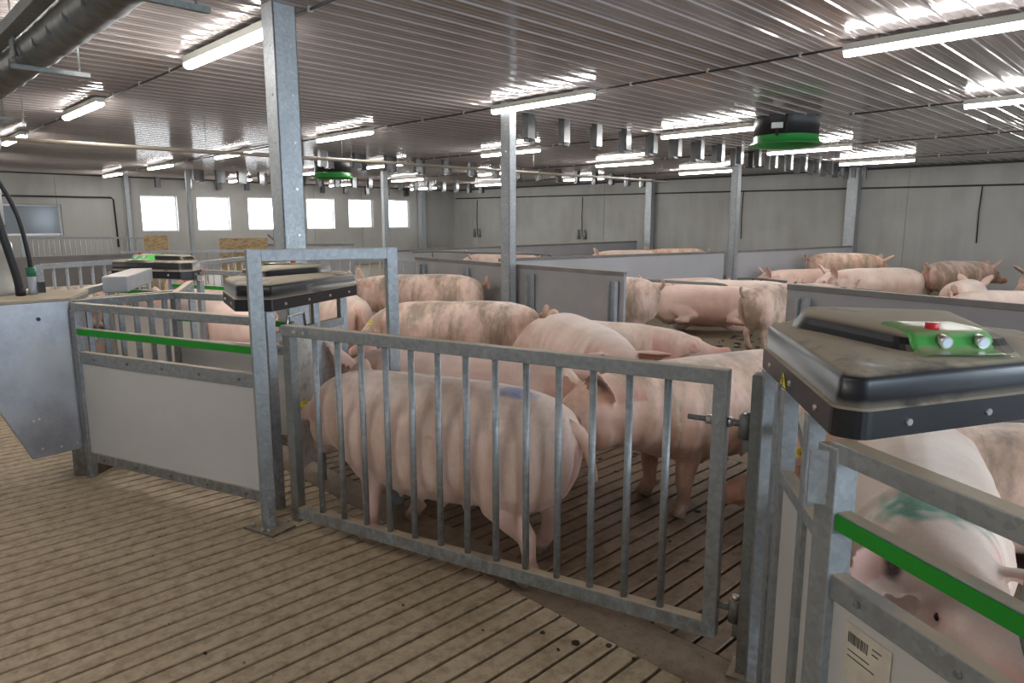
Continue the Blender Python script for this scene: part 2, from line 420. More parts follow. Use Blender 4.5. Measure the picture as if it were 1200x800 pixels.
# ------------------------------------------------------------------ lamps with their conduits
def make_lamp(label):
    r = empty('tube_lamp', label, 'ceiling lamp', (0, 0, CZ), 'tube lamps on the ceiling')
    h = MB()
    pr = [(-.055, 0), (.055, 0), (.048, .055), (-.048, .055)]
    for e in (0,):
        a = [(x, -.80, CZ - .03 - (0.0) - z) for x, z in pr]; b_ = [(x, .80, CZ - .03 - z) for x, z in pr]
        h.hull(a + b_, [(0,1,2,3),(7,6,5,4),(0,4,5,1),(1,5,6,2),(2,6,7,3),(3,7,4,0)])
    h.build('housing', M['housing'], r, bevel=.004)
    t = MB(); ring = []
    prof = [(.046, 0), (.043, -.022), (.028, -.038), (0, -.043), (-.028, -.038), (-.043, -.022), (-.046, 0)]
    A = [t.bm.verts.new((x, -.79, CZ - .086 + z)) for x, z in prof]; B = [t.bm.verts.new((x, .79, CZ - .086 + z)) for x, z in prof]
    for i in range(6): t.bm.faces.new([A[i], A[i + 1], B[i + 1], B[i]])
    t.bm.faces.new(A[::-1]); t.bm.faces.new(B); t.bm.faces.new([A[0], A[6], B[6], B[0]])
    t.build('diffuser', M['tube'], r)
    c = MB()
    for s in (-.55, .55): c.box((0, s, CZ - .018), (.05, .03, .034))
    c.each('mounting_clip', M['chrome'], r)
    return r
rows = [-1.25, 2.5, 6.2, 9.95, 13.7, 17.4]; ys = [1.6, 5.85, 10.2, 14.5, 18.8, 22.8]  # first row is out of view, continues the grid, added to brighten the near floor
near_txt = {-1.25: 'unseen row added above the walkway beside the camera', 2.5: 'nearest full row on the ceiling', 6.2: 'second row from the camera', 9.95: 'middle row', 13.7: 'fourth row', 17.4: 'row nearest the concrete side wall'}
ord_ = ['first', 'second', 'third', 'fourth', 'fifth', 'sixth']
proto = None
for X in rows:
    for k, Y in enumerate(ys):
        if X == 2.5 and k == 0: continue
        lab = 'glowing tube lamp, %s one along the %s' % (ord_[k], near_txt[X])
        if proto is None: proto = o = make_lamp(lab)
        else: o = copy_tree(proto); o['label'] = lab
        o.location = (X, Y, CZ)
o = copy_tree(proto); o.location = (1.30, 5.63, CZ); o['label'] = 'bright tube lamp beside the dark round duct'
cnames = ['black cable conduit clipped along the %s of lamps' % near_txt[x] for x in rows]
for X, lab in zip(rows + [1.28], cnames + ['black cable conduit running past the lamp beside the dark duct']):
    r = empty('cable_conduit', lab, 'conduit', (X, 8, CZ), 'cable conduits on the ceiling')
    c = MB(); pts = []; y = Y0 + .2
    while y < Y1 - .1:
        pts.append((X + .075, y, CZ - .034 + .004 * math.sin(y * 3.1))); y += .45
    for seg in ([p for p in pts if p[1] < 4.0], [p for p in pts if p[1] > 5.2]) if X == 9.95 else (pts,):
        c = MB(); c.tube(seg, .011, 8); c.build('conduit_tube', M['cable'], r)
    cl = MB(); y = Y0 + .6
    while y < Y1 - .2: cl.box((X + .075, y, CZ - .028), (.034, .02, .036)); y += .9
    cl.each('clip', M['housing'], r)

# ------------------------------------------------------------------ steel columns
def column(x, y, label, wd=.16, dp=.13, top=CZ, kindname='steel_column'):
    r = empty(kindname, label, 'column', (x, y, 0))
    m = MB(); t = .012      # a rolled channel: web and two flanges, closed with a front plate lip
    m.box((x, y - dp / 2 + t / 2, top / 2), (wd, t, top)); m.box((x - wd / 2 + t / 2, y, top / 2), (t, dp, top)); m.box((x + wd / 2 - t / 2, y, top / 2), (t, dp, top))
    m.box((x, y + dp / 2 - t / 2, top / 2), (wd, t, top))
    m.build('shaft', M['galv_clean'], r, bevel=.004)
    b = MB(); b.box((x, y, .008), (wd + .12, dp + .12, .016)); b.build('base_plate', M['galv_dark'], r)
    k = MB()
    for z in [.9 + .32 * i for i in range(7)]:
        k.tube([(x - wd / 2 - .006, y - .02, z), (x - wd / 2 + .002, y - .02, z)], .009, 6)
        k.tube([(x + .03, y - dp / 2 - .006, z), (x + .03, y - dp / 2 + .002, z)], .009, 6)
    k.each('bolt', M['chrome'], r)
    return r
column(2.42, 4.76, 'tall galvanized steel column rising behind the black control hood', .17, .17)
column(6.24, 6.42, 'galvanized steel column behind the mid-grey pen partition', .12, .16)
column(13.6, 7.25, 'galvanized steel column standing in the long pale partition', .15, .15)
column(20.2, 7.3, 'flat galvanized upright against the concrete side wall', .22, .3)
column(20.2, 13.9, 'galvanized upright at the side wall behind the inlet chutes', .2, .26)
column(7.55, 20.75, 'galvanized column between the first two windows', .11, .10)
column(11.6, 17.0, 'slim galvanized column between the fifth and sixth windows', .15, .15)
column(7.0, 24.40, 'galvanized upright on the window wall, beside the first window', .14, .10)
column(18.45, 24.3, 'galvanized upright in the corner of the two concrete walls', .25, .25)

# ------------------------------------------------------------------ air inlet chutes (rows hanging from the ceiling)
def make_chute(label, grp):
    r = empty('air_inlet_chute', label, 'air inlet', (0, 0, CZ), grp)
    m = MB(); t = .006; W_, D_ = .15, .09; h = .33
    m.box((0, -D_ / 2, CZ - h / 2), (W_, t, h)); m.box((0, D_ / 2, CZ - h / 2), (W_, t, h))
    m.box((-W_ / 2, 0, CZ - h / 2), (t, D_ + t, h)); m.box((W_ / 2, 0, CZ - h / 2), (t, D_ + t, h))
    m.build('duct_sleeve', M['chute'], r)
    f = MB(); f.box((0, 0, CZ - h + .03), (W_ - .02, D_ - .014, .006))
    f.build('flap', M['galv_dark'], r)
    return r
cp = None
def chutes(y, xs, grp, lab, dz=0):
    global cp
    for i, x in enumerate(xs):
        L_ = lab
        if cp is None: o = cp = make_chute(L_, grp)
        else: o = copy_tree(cp); o['label'] = L_; o['group'] = grp
        o.location = (x, y, CZ); o.rotation_euler.z = R(8)
xs1 = [7.05 + .74 * i for i in range(18)]
chutes(6.86, xs1, 'front line of air inlet chutes', 'dark steel air inlet chute in the nearer line hanging by the columns')
chutes(7.16, [x + .33 for x in xs1[:17]], 'rear line of near air inlet chutes', 'dark steel air inlet chute in the line just behind the nearer chutes')
xs2 = [7.45 + .80 * i for i in range(15)]
chutes(13.1, xs2, 'far front line of air inlet chutes', 'dark steel air inlet chute in the far line beyond the tan pipe')
chutes(13.4, [x + .34 for x in xs2], 'far rear line of air inlet chutes', 'dark steel air inlet chute just behind the far line of chutes')
xs3 = [7.5 + .62 * i for i in range(18)]
chutes(20.0, xs3, 'third line of air inlet chutes', 'dark steel air inlet chute in the line nearest the windows')
chutes(20.3, [x + .24 for x in xs3], 'third rear line of air inlet chutes', 'dark steel air inlet chute just behind the line nearest the windows')
chutes(24.3, [7.9 + .98 * i for i in range(11)], 'air inlet chutes over the windows', 'steel air inlet chute hanging close above the windows')

# ------------------------------------------------------------------ exhaust fans
def fan(x, y, label):
    r = empty('exhaust_fan', label, 'fan', (x, y, CZ))
    R_ = .44
    MB().lathe([(R_, 0), (R_, -.27), (R_ - .02, -.27), (R_ - .02, 0)], (x, y, CZ), 40).build('fan_housing', M['black'], r)
    MB().lathe([(R_ + .003, -.255), (R_ + .005, -.32), (R_ + .02, -.345), (R_ + .065, -.37), (R_ + .07, -.38), (R_ + .055, -.383), (R_ - .02, -.35), (R_ - .03, -.26)], (x, y, CZ), 40).build('inlet_ring', M['green_fan'], r)
    b = MB(); b.tube([(x, y, CZ - .16), (x, y, CZ - .30)], .09, 16); b.build('hub', M['black'], r)
    for k in range(5):
        bl = MB(); a = k * 2 * math.pi / 5; pts = []
        c_, s_ = math.cos(a), math.sin(a)
        def P(rad, tt, z): return (x + rad * c_ - tt * s_, y + rad * s_ + tt * c_, CZ + z)
        bl.hull([P(.08, -.04, -.20), P(.08, .04, -.27), P(.40, .10, -.25), P(.40, -.09, -.20), P(.08, -.04, -.194), P(.08, .04, -.264), P(.40, .10, -.244), P(.40, -.09, -.194)],
                [(3,2,1,0),(4,5,6,7),(0,1,5,4),(1,2,6,5),(2,3,7,6),(3,0,4,7)])
        bl.build('fan_blade', M['black'], r)
    d = Vector((-x, -y, 0)).normalized(); s_ = Vector((-d.y, d.x, 0)); an = math.atan2(d.y, d.x)
    p = Vector((x, y, 0)) + d * (R_ + .02) + s_ * (-.12)
    MB().box((p.x, p.y, CZ - .15), (.05, .15, .075), an).build('control_box', M['paper'], r, bevel=.006)
    MB().tube([(p.x, p.y, CZ - .19), (p.x + .01, p.y, CZ - .28), (p.x, p.y, CZ - .25)], .02, 8).build('cable_gland', M['cable'], r)
    p2 = Vector((x, y, 0)) + d * (R_ + .02) + s_ * (.0)
    MB().tube([(p2.x, p2.y, CZ - .02), (p2.x, p2.y, CZ - .26)], .009, 8).build('bracket_rod', M['cable'], r)
fan(10.0, 4.60, 'large round black exhaust fan with a green inlet ring, near one')
fan(9.15, 15.6, 'small-looking far exhaust fan with green ring, above the windows')

# ------------------------------------------------------------------ tan pipe, duct, wall conduits, joint
r = empty('water_pipe', 'long thin tan pipe hung across the room below the ceiling', 'pipe', (8, 9.8, 2.6))
MB().tube([(-.6, 10.3, 2.6), (3.8, 10.05, 2.6), (6.8, 9.75, 2.6), (14.5, 9.52, 2.6)], .026, 12).build('pipe_tube', M['tan_pipe'], r)
hg = MB()
for i in range(8):
    t = i / 7; p = (-.2 + 14.5 * t, 10.28 - .76 * t)
    hg.tube([(p[0], p[1], 2.6), (p[0], p[1], CZ)], .004, 6)
hg.each('hanger_rod', M['galv_dark'], r)

r = empty('feed_duct', 'thick dark round duct slung under the ceiling, top left', 'duct', (1.22, 6, 2.75))
dd = MB(); n = 60; pts = []; rr = []
for i in range(n * 3):
    y = 1.2 + i * (11.0 / (n * 3)); pts.append((1.18, y, 2.77)); rr.append(.115 if i % 6 else .121)
dd.tube(pts, rr, 20); dd.build('duct_tube', M['duct'], r)
tr = MB(); tr.beam((1.03, 1.2, 2.87), (1.03, 12.2, 2.87), .09, .07); tr.beam((1.32, 1.2, 2.82), (1.32, 12.2, 2.82), .02, .02)
tr.each('side_rail', M['galv_dark'], r)
rods = MB(); y = 1.9
while y < 12: rods.box((1.08, y, 2.725), (.03, .012, .05)); y += .38
rods.each('clamp', M['galv_dark'], r)
for y in (3.62, 5.75, 8.6):
    h = MB(); h.box((1.25, y, 2.645), (.46, .035, .03)); h.tube([(1.05, y, 2.64), (1.05, y, CZ)], .007, 6); h.tube([(1.42, y, 2.64), (1.42, y, CZ)], .007, 6)
    h.box((1.08, y + .09, 2.80), (.06, .10, .16)); h.build('hanger', M['galv_dark'], r)

r = empty('wall_conduit', 'long black conduit along the concrete side wall', 'conduit', (X1, 10, 2.6))
MB().tube([(X1 - .03, 24.3, 2.72), (X1 - .03, 12.5, 2.62), (X1 - .03, -4.5, 2.46)], .022, 8).build('conduit_tube', M['cable'], r)
d = MB()
for y in (22.9, 17.0, 10.6, 4.35): d.tube([(X1 - .03, y, 2.6 if y > 10 else 2.52), (X1 - .035, y + .02, 1.9), (X1 - .03, y, 1.15)], .014, 8)
d.each('drop_pipe', M['cable'], r)
tt = MB()
for y in (22.9, 17.0):
    for s in (-.16, .16): tt.tube([(X1 - .05, y + s, 1.05), (X1 - .07, y + s, 1.40)], [.07, .03], 8)
tt.each('valve', M['galv_dark'], r)
r = empty('wall_conduit', 'black conduit framing the wall above the dull left window', 'conduit', (5, Y1, 2.4))
MB().tube([(2.6, Y1 - .03, 2.40), (6.55, Y1 - .03, 2.42), (6.62, Y1 - .03, 2.36), (6.65, Y1 - .03, .9)], .025, 8).build('conduit_tube', M['cable'], r)
jt = MB(); jt.box(((X0 + X1) / 2, Y1 - .03, CZ - .03), (X1 - X0, .05, .05)); jt.box((X1 - .03, 10, CZ - .03), (.05, 29, .05)); struct(jt.build('trim_2', M['joint']))
# formwork joints of the concrete walls
fj = MB()
for x in (4.2, 6.0, 8.0, 12.6, 14.7): fj.box((x + .9, Y1 - .002, 1.5), (.012, .008, 3.0))
for y in (1.0, 6.0, 11.0, 16.0, 21.0): fj.box((X1 - .002, y, 1.5), (.008, .012, 3.0))
struct(fj.build('trim_3', simple('joint_line', (.2, .195, .175), .8)))
# concrete upstand under the near gate line

# ------------------------------------------------------------------ pen gate
gd = Vector((GB[0] - GA[0], GB[1] - GA[1], 0)).normalized(); gn = Vector((-gd.y, gd.x, 0))
if gn.dot(Vector((1, 1, 0))) < 0: gn = -gn
ga = math.atan2(gd.y, gd.x)
def gp(s, z, off=0.0):
    p = Vector((GA[0], GA[1], 0)) + gd * s + gn * off; return (p.x, p.y, z)
r = empty('pen_gate', 'long galvanized steel pen gate with thirteen upright bars in front of the sows', 'gate', gp(2.44, .1))
MB().beam(gp(.19, 1.094), gp(2.385, 1.094), .05, .055).build('top_rail', M['galv'], r, bevel=.003)
MB().beam(gp(.19, .140), gp(2.385, .140), .05, .060).build('bottom_rail', M['galv'], r, bevel=.003)
MB().beam(gp(2.36, .11), gp(2.36, 1.121), .051, .051, up=tuple(gn)).build('hinge_stile', M['galv'], r, bevel=.003)
MB().beam(gp(.225, .09), gp(.225, 1.075), .052, .050, up=tuple(gn)).build('latch_stile', M['galv_dark'], r, bevel=.003)
for i in range(13):
    s = .398 + .1475 * i
    MB().tube([gp(s, .165), gp(s, 1.07)], .0145, 14).build('bar', M['galv'], r)
hb = MB(); hb.tube([gp(2.245, .935, .0), gp(2.31, .935, .0)], .010, 12); hb.build('hinge_bolt', M['galv_dark'], r)
MB().tube([gp(2.312, .935), gp(2.334, .935)], .018, 6).build('nut', M['chrome'], r)
MB().tube([gp(2.386, .935), gp(2.43, .935)], .013, 8).build('hinge_bolt', M['galv_dark'], r)
MB().tube([gp(2.386, .935), gp(2.402, .935)], .019, 6).build('nut', M['chrome'], r)
MB().tube([gp(2.446, .885), gp(2.446, .965)], .022, 16).build('hinge_sleeve', M['galv_dark'], r)
MB().tube([gp(2.446, .965), gp(2.446, .978)], .014, 12).build('hinge_pin', M['chrome'], r)
MB().tube([gp(2.386, .24), gp(2.43, .24)], .013, 8).build('hinge_bolt', M['galv_dark'], r)
MB().tube([gp(2.446, .19), gp(2.446, .275)], .022, 16).build('hinge_sleeve', M['galv_dark'], r)
MB().tube([gp(2.446, .275), gp(2.446, .292)], .013, 12).build('hinge_pin', M['chrome'], r)
for s in (.285, .355): MB().tube([gp(s, 1.094, -.024), gp(s, 1.094, -.034)], .009, 12).build('bolt', M['chrome'], r)

r = empty('hinge_post', 'stout square galvanized post carrying the gate hinge, by the dusty hood', 'post', gp(2.50, 0))
MB().beam(gp(2.50, 0), gp(2.50, 1.117), .07, .07, up=tuple(gn)).build('shaft', M['galv_dark'], r, bevel=.004)
MB().beam(gp(2.458, .84), gp(2.458, .882), .03, .04, up=tuple(gn)).build('hinge_bracket', M['galv_dark'], r)
MB().beam(gp(2.458, .14), gp(2.458, .188), .03, .04, up=tuple(gn)).build('hinge_bracket', M['galv_dark'], r)
MB().beam(gp(2.44, .006), gp(2.62, .006), .13, .012).build('base_plate', M['galv_dark'], r)

# ------------------------------------------------------------------ tall portal frame beside the left station
r = empty('portal_frame', 'tall galvanized square-tube portal frame standing over the gate latch', 'frame', (1.553, 3.452, 0))
pr0 = (1.548, 3.452); pr1 = (2.235, 3.235); PT = 1.492
pd = (Vector(pr1) - Vector(pr0)).normalized(); pn = (-pd.y, pd.x, 0)
MB().beam((*pr0, 0), (*pr0, PT), .07, .07, up=pn).build('upright', M['galv'], r, bevel=.003)
MB().beam((*pr1, 0), (*pr1, PT), .06, .06, up=pn).build('upright', M['galv'], r, bevel=.003)
MB().beam((pr0[0] + pd.x * .035, pr0[1] + pd.y * .035, PT - .031), (pr1[0] - pd.x * .03, pr1[1] - pd.y * .03, PT - .031), .06, .060).build('crossbar', M['galv'], r, bevel=.003)
MB().box((1.545, 3.44, .006), (.22, .16, .012), ga).build('base_plate', M['galv_dark'], r)
bt = MB()
for dx, dy in ((-.07, -.05), (-.07, .05), (.06, -.06), (.02, -.065)):
    c_, s_ = math.cos(ga), math.sin(ga); bt.tube([(1.545 + dx * c_ - dy * s_, 3.44 + dx * s_ + dy * c_, .01), (1.545 + dx * c_ - dy * s_, 3.44 + dx * s_ + dy * c_, .03)], .010, 6)
bt.each('bolt', M['chrome'], r)

# ------------------------------------------------------------------ feeding stations
def rot(o, a): return lambda x, y: (o[0] + x * math.cos(a) - y * math.sin(a), o[1] + x * math.sin(a) + y * math.cos(a))
def scale_poly(poly, k, dx=0, dy=0):
    cx = sum(p[0] for p in poly) / len(poly); cy = sum(p[1] for p in poly) / len(poly)
    return [(cx + (x - cx) * k + dx, cy + (y - cy) * k + dy) for x, y in poly]
def inset(poly, d):
    out = []; n = len(poly)
    for i in range(n):
        p0, p1, p2 = Vector(poly[i - 1]), Vector(poly[i]), Vector(poly[(i + 1) % n])
        e1 = (p1 - p0).normalized(); e2 = (p2 - p1).normalized(); n1 = Vector((-e1.y, e1.x)); n2 = Vector((-e2.y, e2.x))
        b_ = (n1 + n2); b_ = b_ / max(.35, b_.dot(n1)); out.append((p1.x + b_.x * d, p1.y + b_.y * d))
    return out
def area(poly): return sum(poly[i - 1][0] * poly[i][1] - poly[i][0] * poly[i - 1][1] for i in range(len(poly))) / 2
def rounded(poly, rad, seg=4):
    out = []; n = len(poly)
    for i in range(n):
        p0, p1, p2 = Vector(poly[i - 1]), Vector(poly[i]), Vector(poly[(i + 1) % n])
        l1, l2 = (p0 - p1).length, (p2 - p1).length; k = min(rad, l1 * .45, l2 * .45)
        a = p1 + (p0 - p1).normalized() * k; b_ = p1 + (p2 - p1).normalized() * k
        for j in range(seg + 1):
            t = j / seg; q = a * (1 - t) ** 2 + p1 * 2 * t * (1 - t) + b_ * t * t; out.append((q.x, q.y))
    return out
def stack(mb, layers):          # layers: [(poly, z)], same point count
    rings = [[mb.bm.verts.new((x, y, z)) for x, y in poly] for poly, z in layers]; n = len(rings[0])
    for A, B in zip(rings, rings[1:]):
        for i in range(n):
            f = mb.bm.faces.new([A[i], A[(i + 1) % n], B[(i + 1) % n], B[i]]); f.smooth = abs(layers[rings.index(A)][1] - layers[rings.index(B)][1]) > 1e-5 and rings.index(A) > 2
    mb.bm.faces.new(rings[-1]); mb.bm.faces.new(rings[0][::-1])
def hood(parent, T, foot, deck, knob, z0=1.14, panel_label='green control panel with a red button and two pale knobs', rim_r=.02, sticker=None, flip=1):
    """dusty plastic hood: a bolted rim, a low dome and a raised deck that ends in the green control panel"""
    fw_ = [T(x, y) for x, y in foot]; 
    if area(fw_) < 0: fw_ = fw_[::-1]
    base = rounded(fw_, rim_r, 3)
    m = MB()
    stack(m, [(base, z0), (base, z0 + .066), (inset(base, .006), z0 + .070), (inset(base, .009), z0 + .070), (inset(base, .012), z0 + .130), (inset(base, .019), z0 + .144), (scale_poly(inset(base, .024), .965), z0 + .149), (scale_poly(inset(base, .024), .92), z0 + .154), (scale_poly(inset(base, .024), .7), z0 + .160)])
    z0 += .045
    h = m.build('hood_cover', M['hood'], parent)
    dw = [T(x, y) for x, y in deck]
    if area(dw) < 0: dw = dw[::-1]
    db = rounded(dw, .05, 5); m = MB()
    stack(m, [(scale_poly(db, 1.10), z0 + .105), (scale_poly(db, 1.05), z0 + .114), (scale_poly(db, 1.0), z0 + .130), (scale_poly(db, .96), z0 + .146), (scale_poly(db, .90), z0 + .156), (scale_poly(db, .80), z0 + .160), (scale_poly(db, .3), z0 + .162)])
    m.build('raised_deck', M['hood'], h)
    # green panel: sloping front of the deck
    (ax, ay), (bx, by), (nx, ny) = knob         # two ends of the panel's foot and its outward direction
    W_ = Vector(T(bx, by)) - Vector(T(ax, ay)); A = Vector(T(ax, ay)); O = Vector(T(nx, ny)) - Vector(T(0, 0)); O.normalize()
    def P(u, o, z): q = A + W_ * u + O * o; return (q.x, q.y, z0 + z)
    prof = [(.065, .118), (.045, .119), (.018, .123), (.006, .135), (0, .150), (-.010, .161), (-.028, .167), (-.17, .168)]
    us = [-.08, -.02, 0, .04, .96, 1.0, 1.02, 1.08]; dr = [.06, .03, .012, 0, 0, .012, .03, .06]
    g = MB(); grid = []
    for o_, z_ in prof: grid.append([g.bm.verts.new(P(u, o_, max(.112, z_ - (dr[i] if z_ > .13 else dr[i] * .15)))) for i, u in enumerate(us)])
    for a in range(len(prof) - 1):
        for b_ in range(len(us) - 1):
            f = g.bm.faces.new([grid[a][b_], grid[a][b_ + 1], grid[a + 1][b_ + 1], grid[a + 1][b_]]); f.smooth = True
    gc = g.build('control_panel', M['green_cover'], h); gc['label'] = panel_label
    for u in (.34, .80):
        q0 = P(u, -.002, .144); q1 = P(u, .026, .141); q2 = P(u, .0275, .1408)
        MB().tube([q0, q1], [.0155, .0155], 20).build('push_button', M['chrome'], h)['label'] = 'steel ringed button'
        MB().tube([q1, q2], .0115, 20).build('button_face', M['lens'], h)
    q = P(.33, -.040, .167); MB().tube([q, (q[0], q[1], q[2] + .017)], [.018, .017], 24).build('stop_button', M['red'], h, bevel=.002)['label'] = 'red stop button'
    # rim bolts
    n = len(fw_)
    for i in range(n):
        a, b_ = Vector(fw_[i]), Vector(fw_[(i + 1) % n]); L_ = (b_ - a).length
        if L_ < .25: continue
        e = (b_ - a).normalized(); nn = Vector((e.y, -e.x)); k = max(2, round(L_ / .27))
        for j in range(k):
            p = a + e * L_ * (j + .5) / k
            MB().tube([(p.x - nn.x * .004, p.y - nn.y * .004, z0 - .013), (p.x + nn.x * .006, p.y + nn.y * .006, z0 - .013)], [.010, .008], 12).build('rim_bolt', M['chrome'], h)
    return h
def side_panel(r, A, B, z=(.83, .755, .98, .935, 1.137), panel_mat='white_panel', stripe=True, posts=(0, 1), outn=None, zb=.115, nb=5, post_w=.05, p_end=1.0):
    """side of a feeding station: posts, dusty top rail, green striped rail, bolted lower rail, white infill, bottom rail"""
    A2, B2 = Vector((*A, 0)), Vector((*B, 0)); d = (B2 - A2).normalized(); n = Vector((d.y, -d.x, 0))
    if outn is not None and n.dot(Vector((*outn, 0))) < 0: n = -n
    def P(t, zz, o=0): q = A2 + (B2 - A2) * t + n * o; return (q.x, q.y, zz)
    for t in posts: MB().beam(P(t, 0), P(t, z[4] - .045), post_w, post_w, up=tuple(n)).build('post', M['galv'], r, bevel=.003)
    MB().beam(P(0, z[4] - .023), P(1, z[4] - .023), .052, .046).build('top_rail', M['galv'], r, bevel=.003)
    if stripe:
        q = MB().beam(P(.0, (z[2] + z[3]) / 2), P(1, (z[2] + z[3]) / 2), .036, z[2] - z[3]).build('middle_rail', M['galv'], r, bevel=.002)
        s_ = MB().beam(P(0.012, (z[2] + z[3]) / 2, .0205), P(.988, (z[2] + z[3]) / 2, .0205), .004, z[2] - z[3] - .008).build('green_stripe', M['green'], q); s_['label'] = 'bright green stripe'
    lr = MB().beam(P(0, (z[0] + z[1]) / 2), P(1, (z[0] + z[1]) / 2), .04, z[0] - z[1]).build('lower_rail', M['galv'], r, bevel=.003)
    br = MB().beam(P(0, zb + .03), P(1, zb + .03), .04, .06).build('bottom_rail', M['galv'], r, bevel=.003)
    for k in range(nb):
        t = (k + .45) / nb
        for rail, zz in ((lr, (z[0] + z[1]) / 2), (br, zb + .03)):
            MB().tube([P(t, zz, .018), P(t, zz, .027)], [.010, .007], 10).build('rail_bolt', M['galv_dark'], rail)
    MB().panel(P(.01, 0), P(.99, 0), zb + .05, z[1] + .01, .014).build('infill_panel', M[panel_mat], r)
    return P

# ---- left station
ST = empty('feeding_station', 'left sow feeding station with green striped side and black hood behind the portal frame', 'feeding station', (1.3, 4.4, 0), 'electronic feeding stations')
TA, TB = (1.582, 3.525), (1.075, 4.98)
Pn = side_panel(ST, TA, TB, outn=(-1, -.3), posts=(1,))
# far side of the alley
side_panel(ST, (2.20, 4.34), (1.765, 5.26), z=(.80, .74, .97, .93, 1.137), posts=(1,), outn=(-1, -.3), nb=4)
# short fence of upright bars at the feeder end
MB().beam((1.10, 5.14, 1.114), (1.765, 5.26, 1.114), .045, .046).build('end_rail', M['galv'], ST, bevel=.003)
for i in range(6):
    t = .13 + .15 * i; p = lerp((1.10, 5.14), (1.765, 5.26), t)
    MB().beam((*p, .10), (*p, 1.09), .032, .032).build('end_bar', M['galv'], ST, bevel=.002)
MB().beam((1.765, 5.26, 1.114), (2.21, 6.19, 1.114), .045, .046).build('diagonal_rail', M['galv'], ST, bevel=.003)
MB().beam((1.15, 5.55, 1.125), (1.62, 6.35, 1.125), .05, .05).build('diagonal_rail', M['galv'], ST, bevel=.003)
MB().beam((1.20, 5.50, 1.09), (2.02, 5.72, 1.09), .045, .045).build('cross_rail', M['galv'], ST, bevel=.003)
MB().beam((2.21, 6.19, .0), (2.21, 6.19, 1.09), .045, .045).build('post', M['galv'], ST, bevel=.003)
MB().beam((1.53, 5.82, 1.17), (2.0, 6.75, 1.17), .17, .12).build('motor_box', M['grey_box'], ST, bevel=.008)
# opening side towards the gate: inner front with soiled white panels and posts under the hood
fa, fb = (1.70, 3.66), (2.42, 4.06)
for t, wdt in ((.02, .05), (.58, .04), (.97, .05)):
    p = lerp(fa, fb, t); MB().beam((*p, 0), (*p, 1.14), wdt, wdt).build('post', M['galv'], ST, bevel=.003)
M['soiled'] = floor_mat('soiled_white_panel', (.66, .64, .60), (.54, .51, .46), (.12, .09, .06), .50, .62)
MB().panel(lerp(fa, fb, .26), lerp(fa, fb, .55), .16, .97, .016).build('front_panel', M['soiled'], ST)['label'] = 'muck-stained white panel'
MB().panel(lerp(fa, fb, .61), lerp(fa, fb, .94), .16, .97, .016).build('front_panel', M['soiled'], ST)['label'] = 'muck-stained pale panel'
MB().beam((*lerp(fa, fb, 0), .99), (*lerp(fa, fb, 1), .99), .04, .05).build('front_rail', M['galv'], ST, bevel=.003)
T1_ = rot((1.735, 3.655), math.atan2(4.14 - 3.655, 2.585 - 1.735))
hd = hood(ST, T1_, [(0, 0), (.97, 0), (1.10, .12), (1.12, .62), (.95, .74), (.35, .60), (-.055, .205)], [(.35, .30), (.45, .55), (.98, .64), (1.02, .22), (.80, .18)], ((.98, .40), (.98, .62), (1, 0)))
q = T1_(.42, -.0); an = math.atan2(4.14 - 3.655, 2.585 - 1.735)
lb = MB(); a0 = T1_(.355, .010); a1 = T1_(.475, .010); b0 = T1_(.35, .050); b1 = T1_(.465, .050)
lb.hull([(*a0, 1.213), (*a1, 1.213), (*T1_(.475, .0155), 1.262), (*T1_(.355, .0155), 1.262), (*T1_(.353, .034), 1.290), (*T1_(.472, .034), 1.290)], [(0,1,2,3), (3,2,5,4)])
sm_ = lb.build('paper_label', M['paper'], hd); md = sm_.modifiers.new('s', 'SOLIDIFY'); md.thickness = .002; md.offset = 1
li = MB()
for k in range(5):
    za = 1.220 + k * .009; c0 = T1_(.365, .0070 + (za - 1.213) * .11); c1 = T1_(.40 + .05 * ((k * 7) % 3) / 2 + .015, .0070 + (za - 1.213) * .11)
    li.beam((*c0, za), (*c1, za), .001, .003)
li.build('printed_lines', M['print'], hd)
# handle loop under the hood
MB().tube([(1.79, 3.62, 1.00), (1.79, 3.60, 1.115), (1.93, 3.68, 1.115), (1.95, 3.70, 1.00)], .008, 8).build('wire_handle', M['chrome'], ST)

# ---- steel feed hopper, drop pipe, hoses
r = empty('feed_hopper', 'tapering sheet steel feed hopper with a dusty top at the left edge', 'hopper', (.85, 5.2, .17))
hp = MB()
y0, y1 = 5.03, 5.75
top = [(.38, y0), (1.062, y0), (1.30, 5.60), (1.02, y1 + .1), (.38, y1)]; bot = [(.775, y0 + .0), (1.055, y0 + .0), (1.055, y0 + .30), (.95, y0 + .38), (.775, y0 + .38)]
nn = len(top); rt = [hp.bm.verts.new((x, y, 1.147)) for x, y in top]; rb = [hp.bm.verts.new((x, y, .20 if y > 5.04 else (.175 if x < .8 else .19))) for x, y in bot]
for i in range(nn): hp.bm.faces.new([rb[i], rb[(i + 1) % nn], rt[(i + 1) % nn], rt[i]])
hp.bm.faces.new(rb[::-1]); hp.bm.faces.new(rt)
hp.build('hopper_body', M['sheet'], r, bevel=.003)
M['dusty_top'] = simple('dust_covered_plate', (.47, .395, .29), .8, 0, .12, 9)
tp = MB(); tp.prism([(x, y) for x, y in top], 1.148, 1.162); tp.build('top_plate', M['dusty_top'], r)
rv = MB()
for x, z in ((.83, .235), (.93, .228), (1.02, .232), (.80, .42), (.83, .425), (.60, 1.10), (.62, 1.12)): rv.tube([(x, y0 - .001, z), (x, y0 - .006, z)], .007, 8)
rv.each('rivet', M['chrome'], r)
MB().tube([(.885, y0 - .001, 1.045), (.885, y0 - .004, 1.045)], .012, 14).build('hole', M['ink'], r)
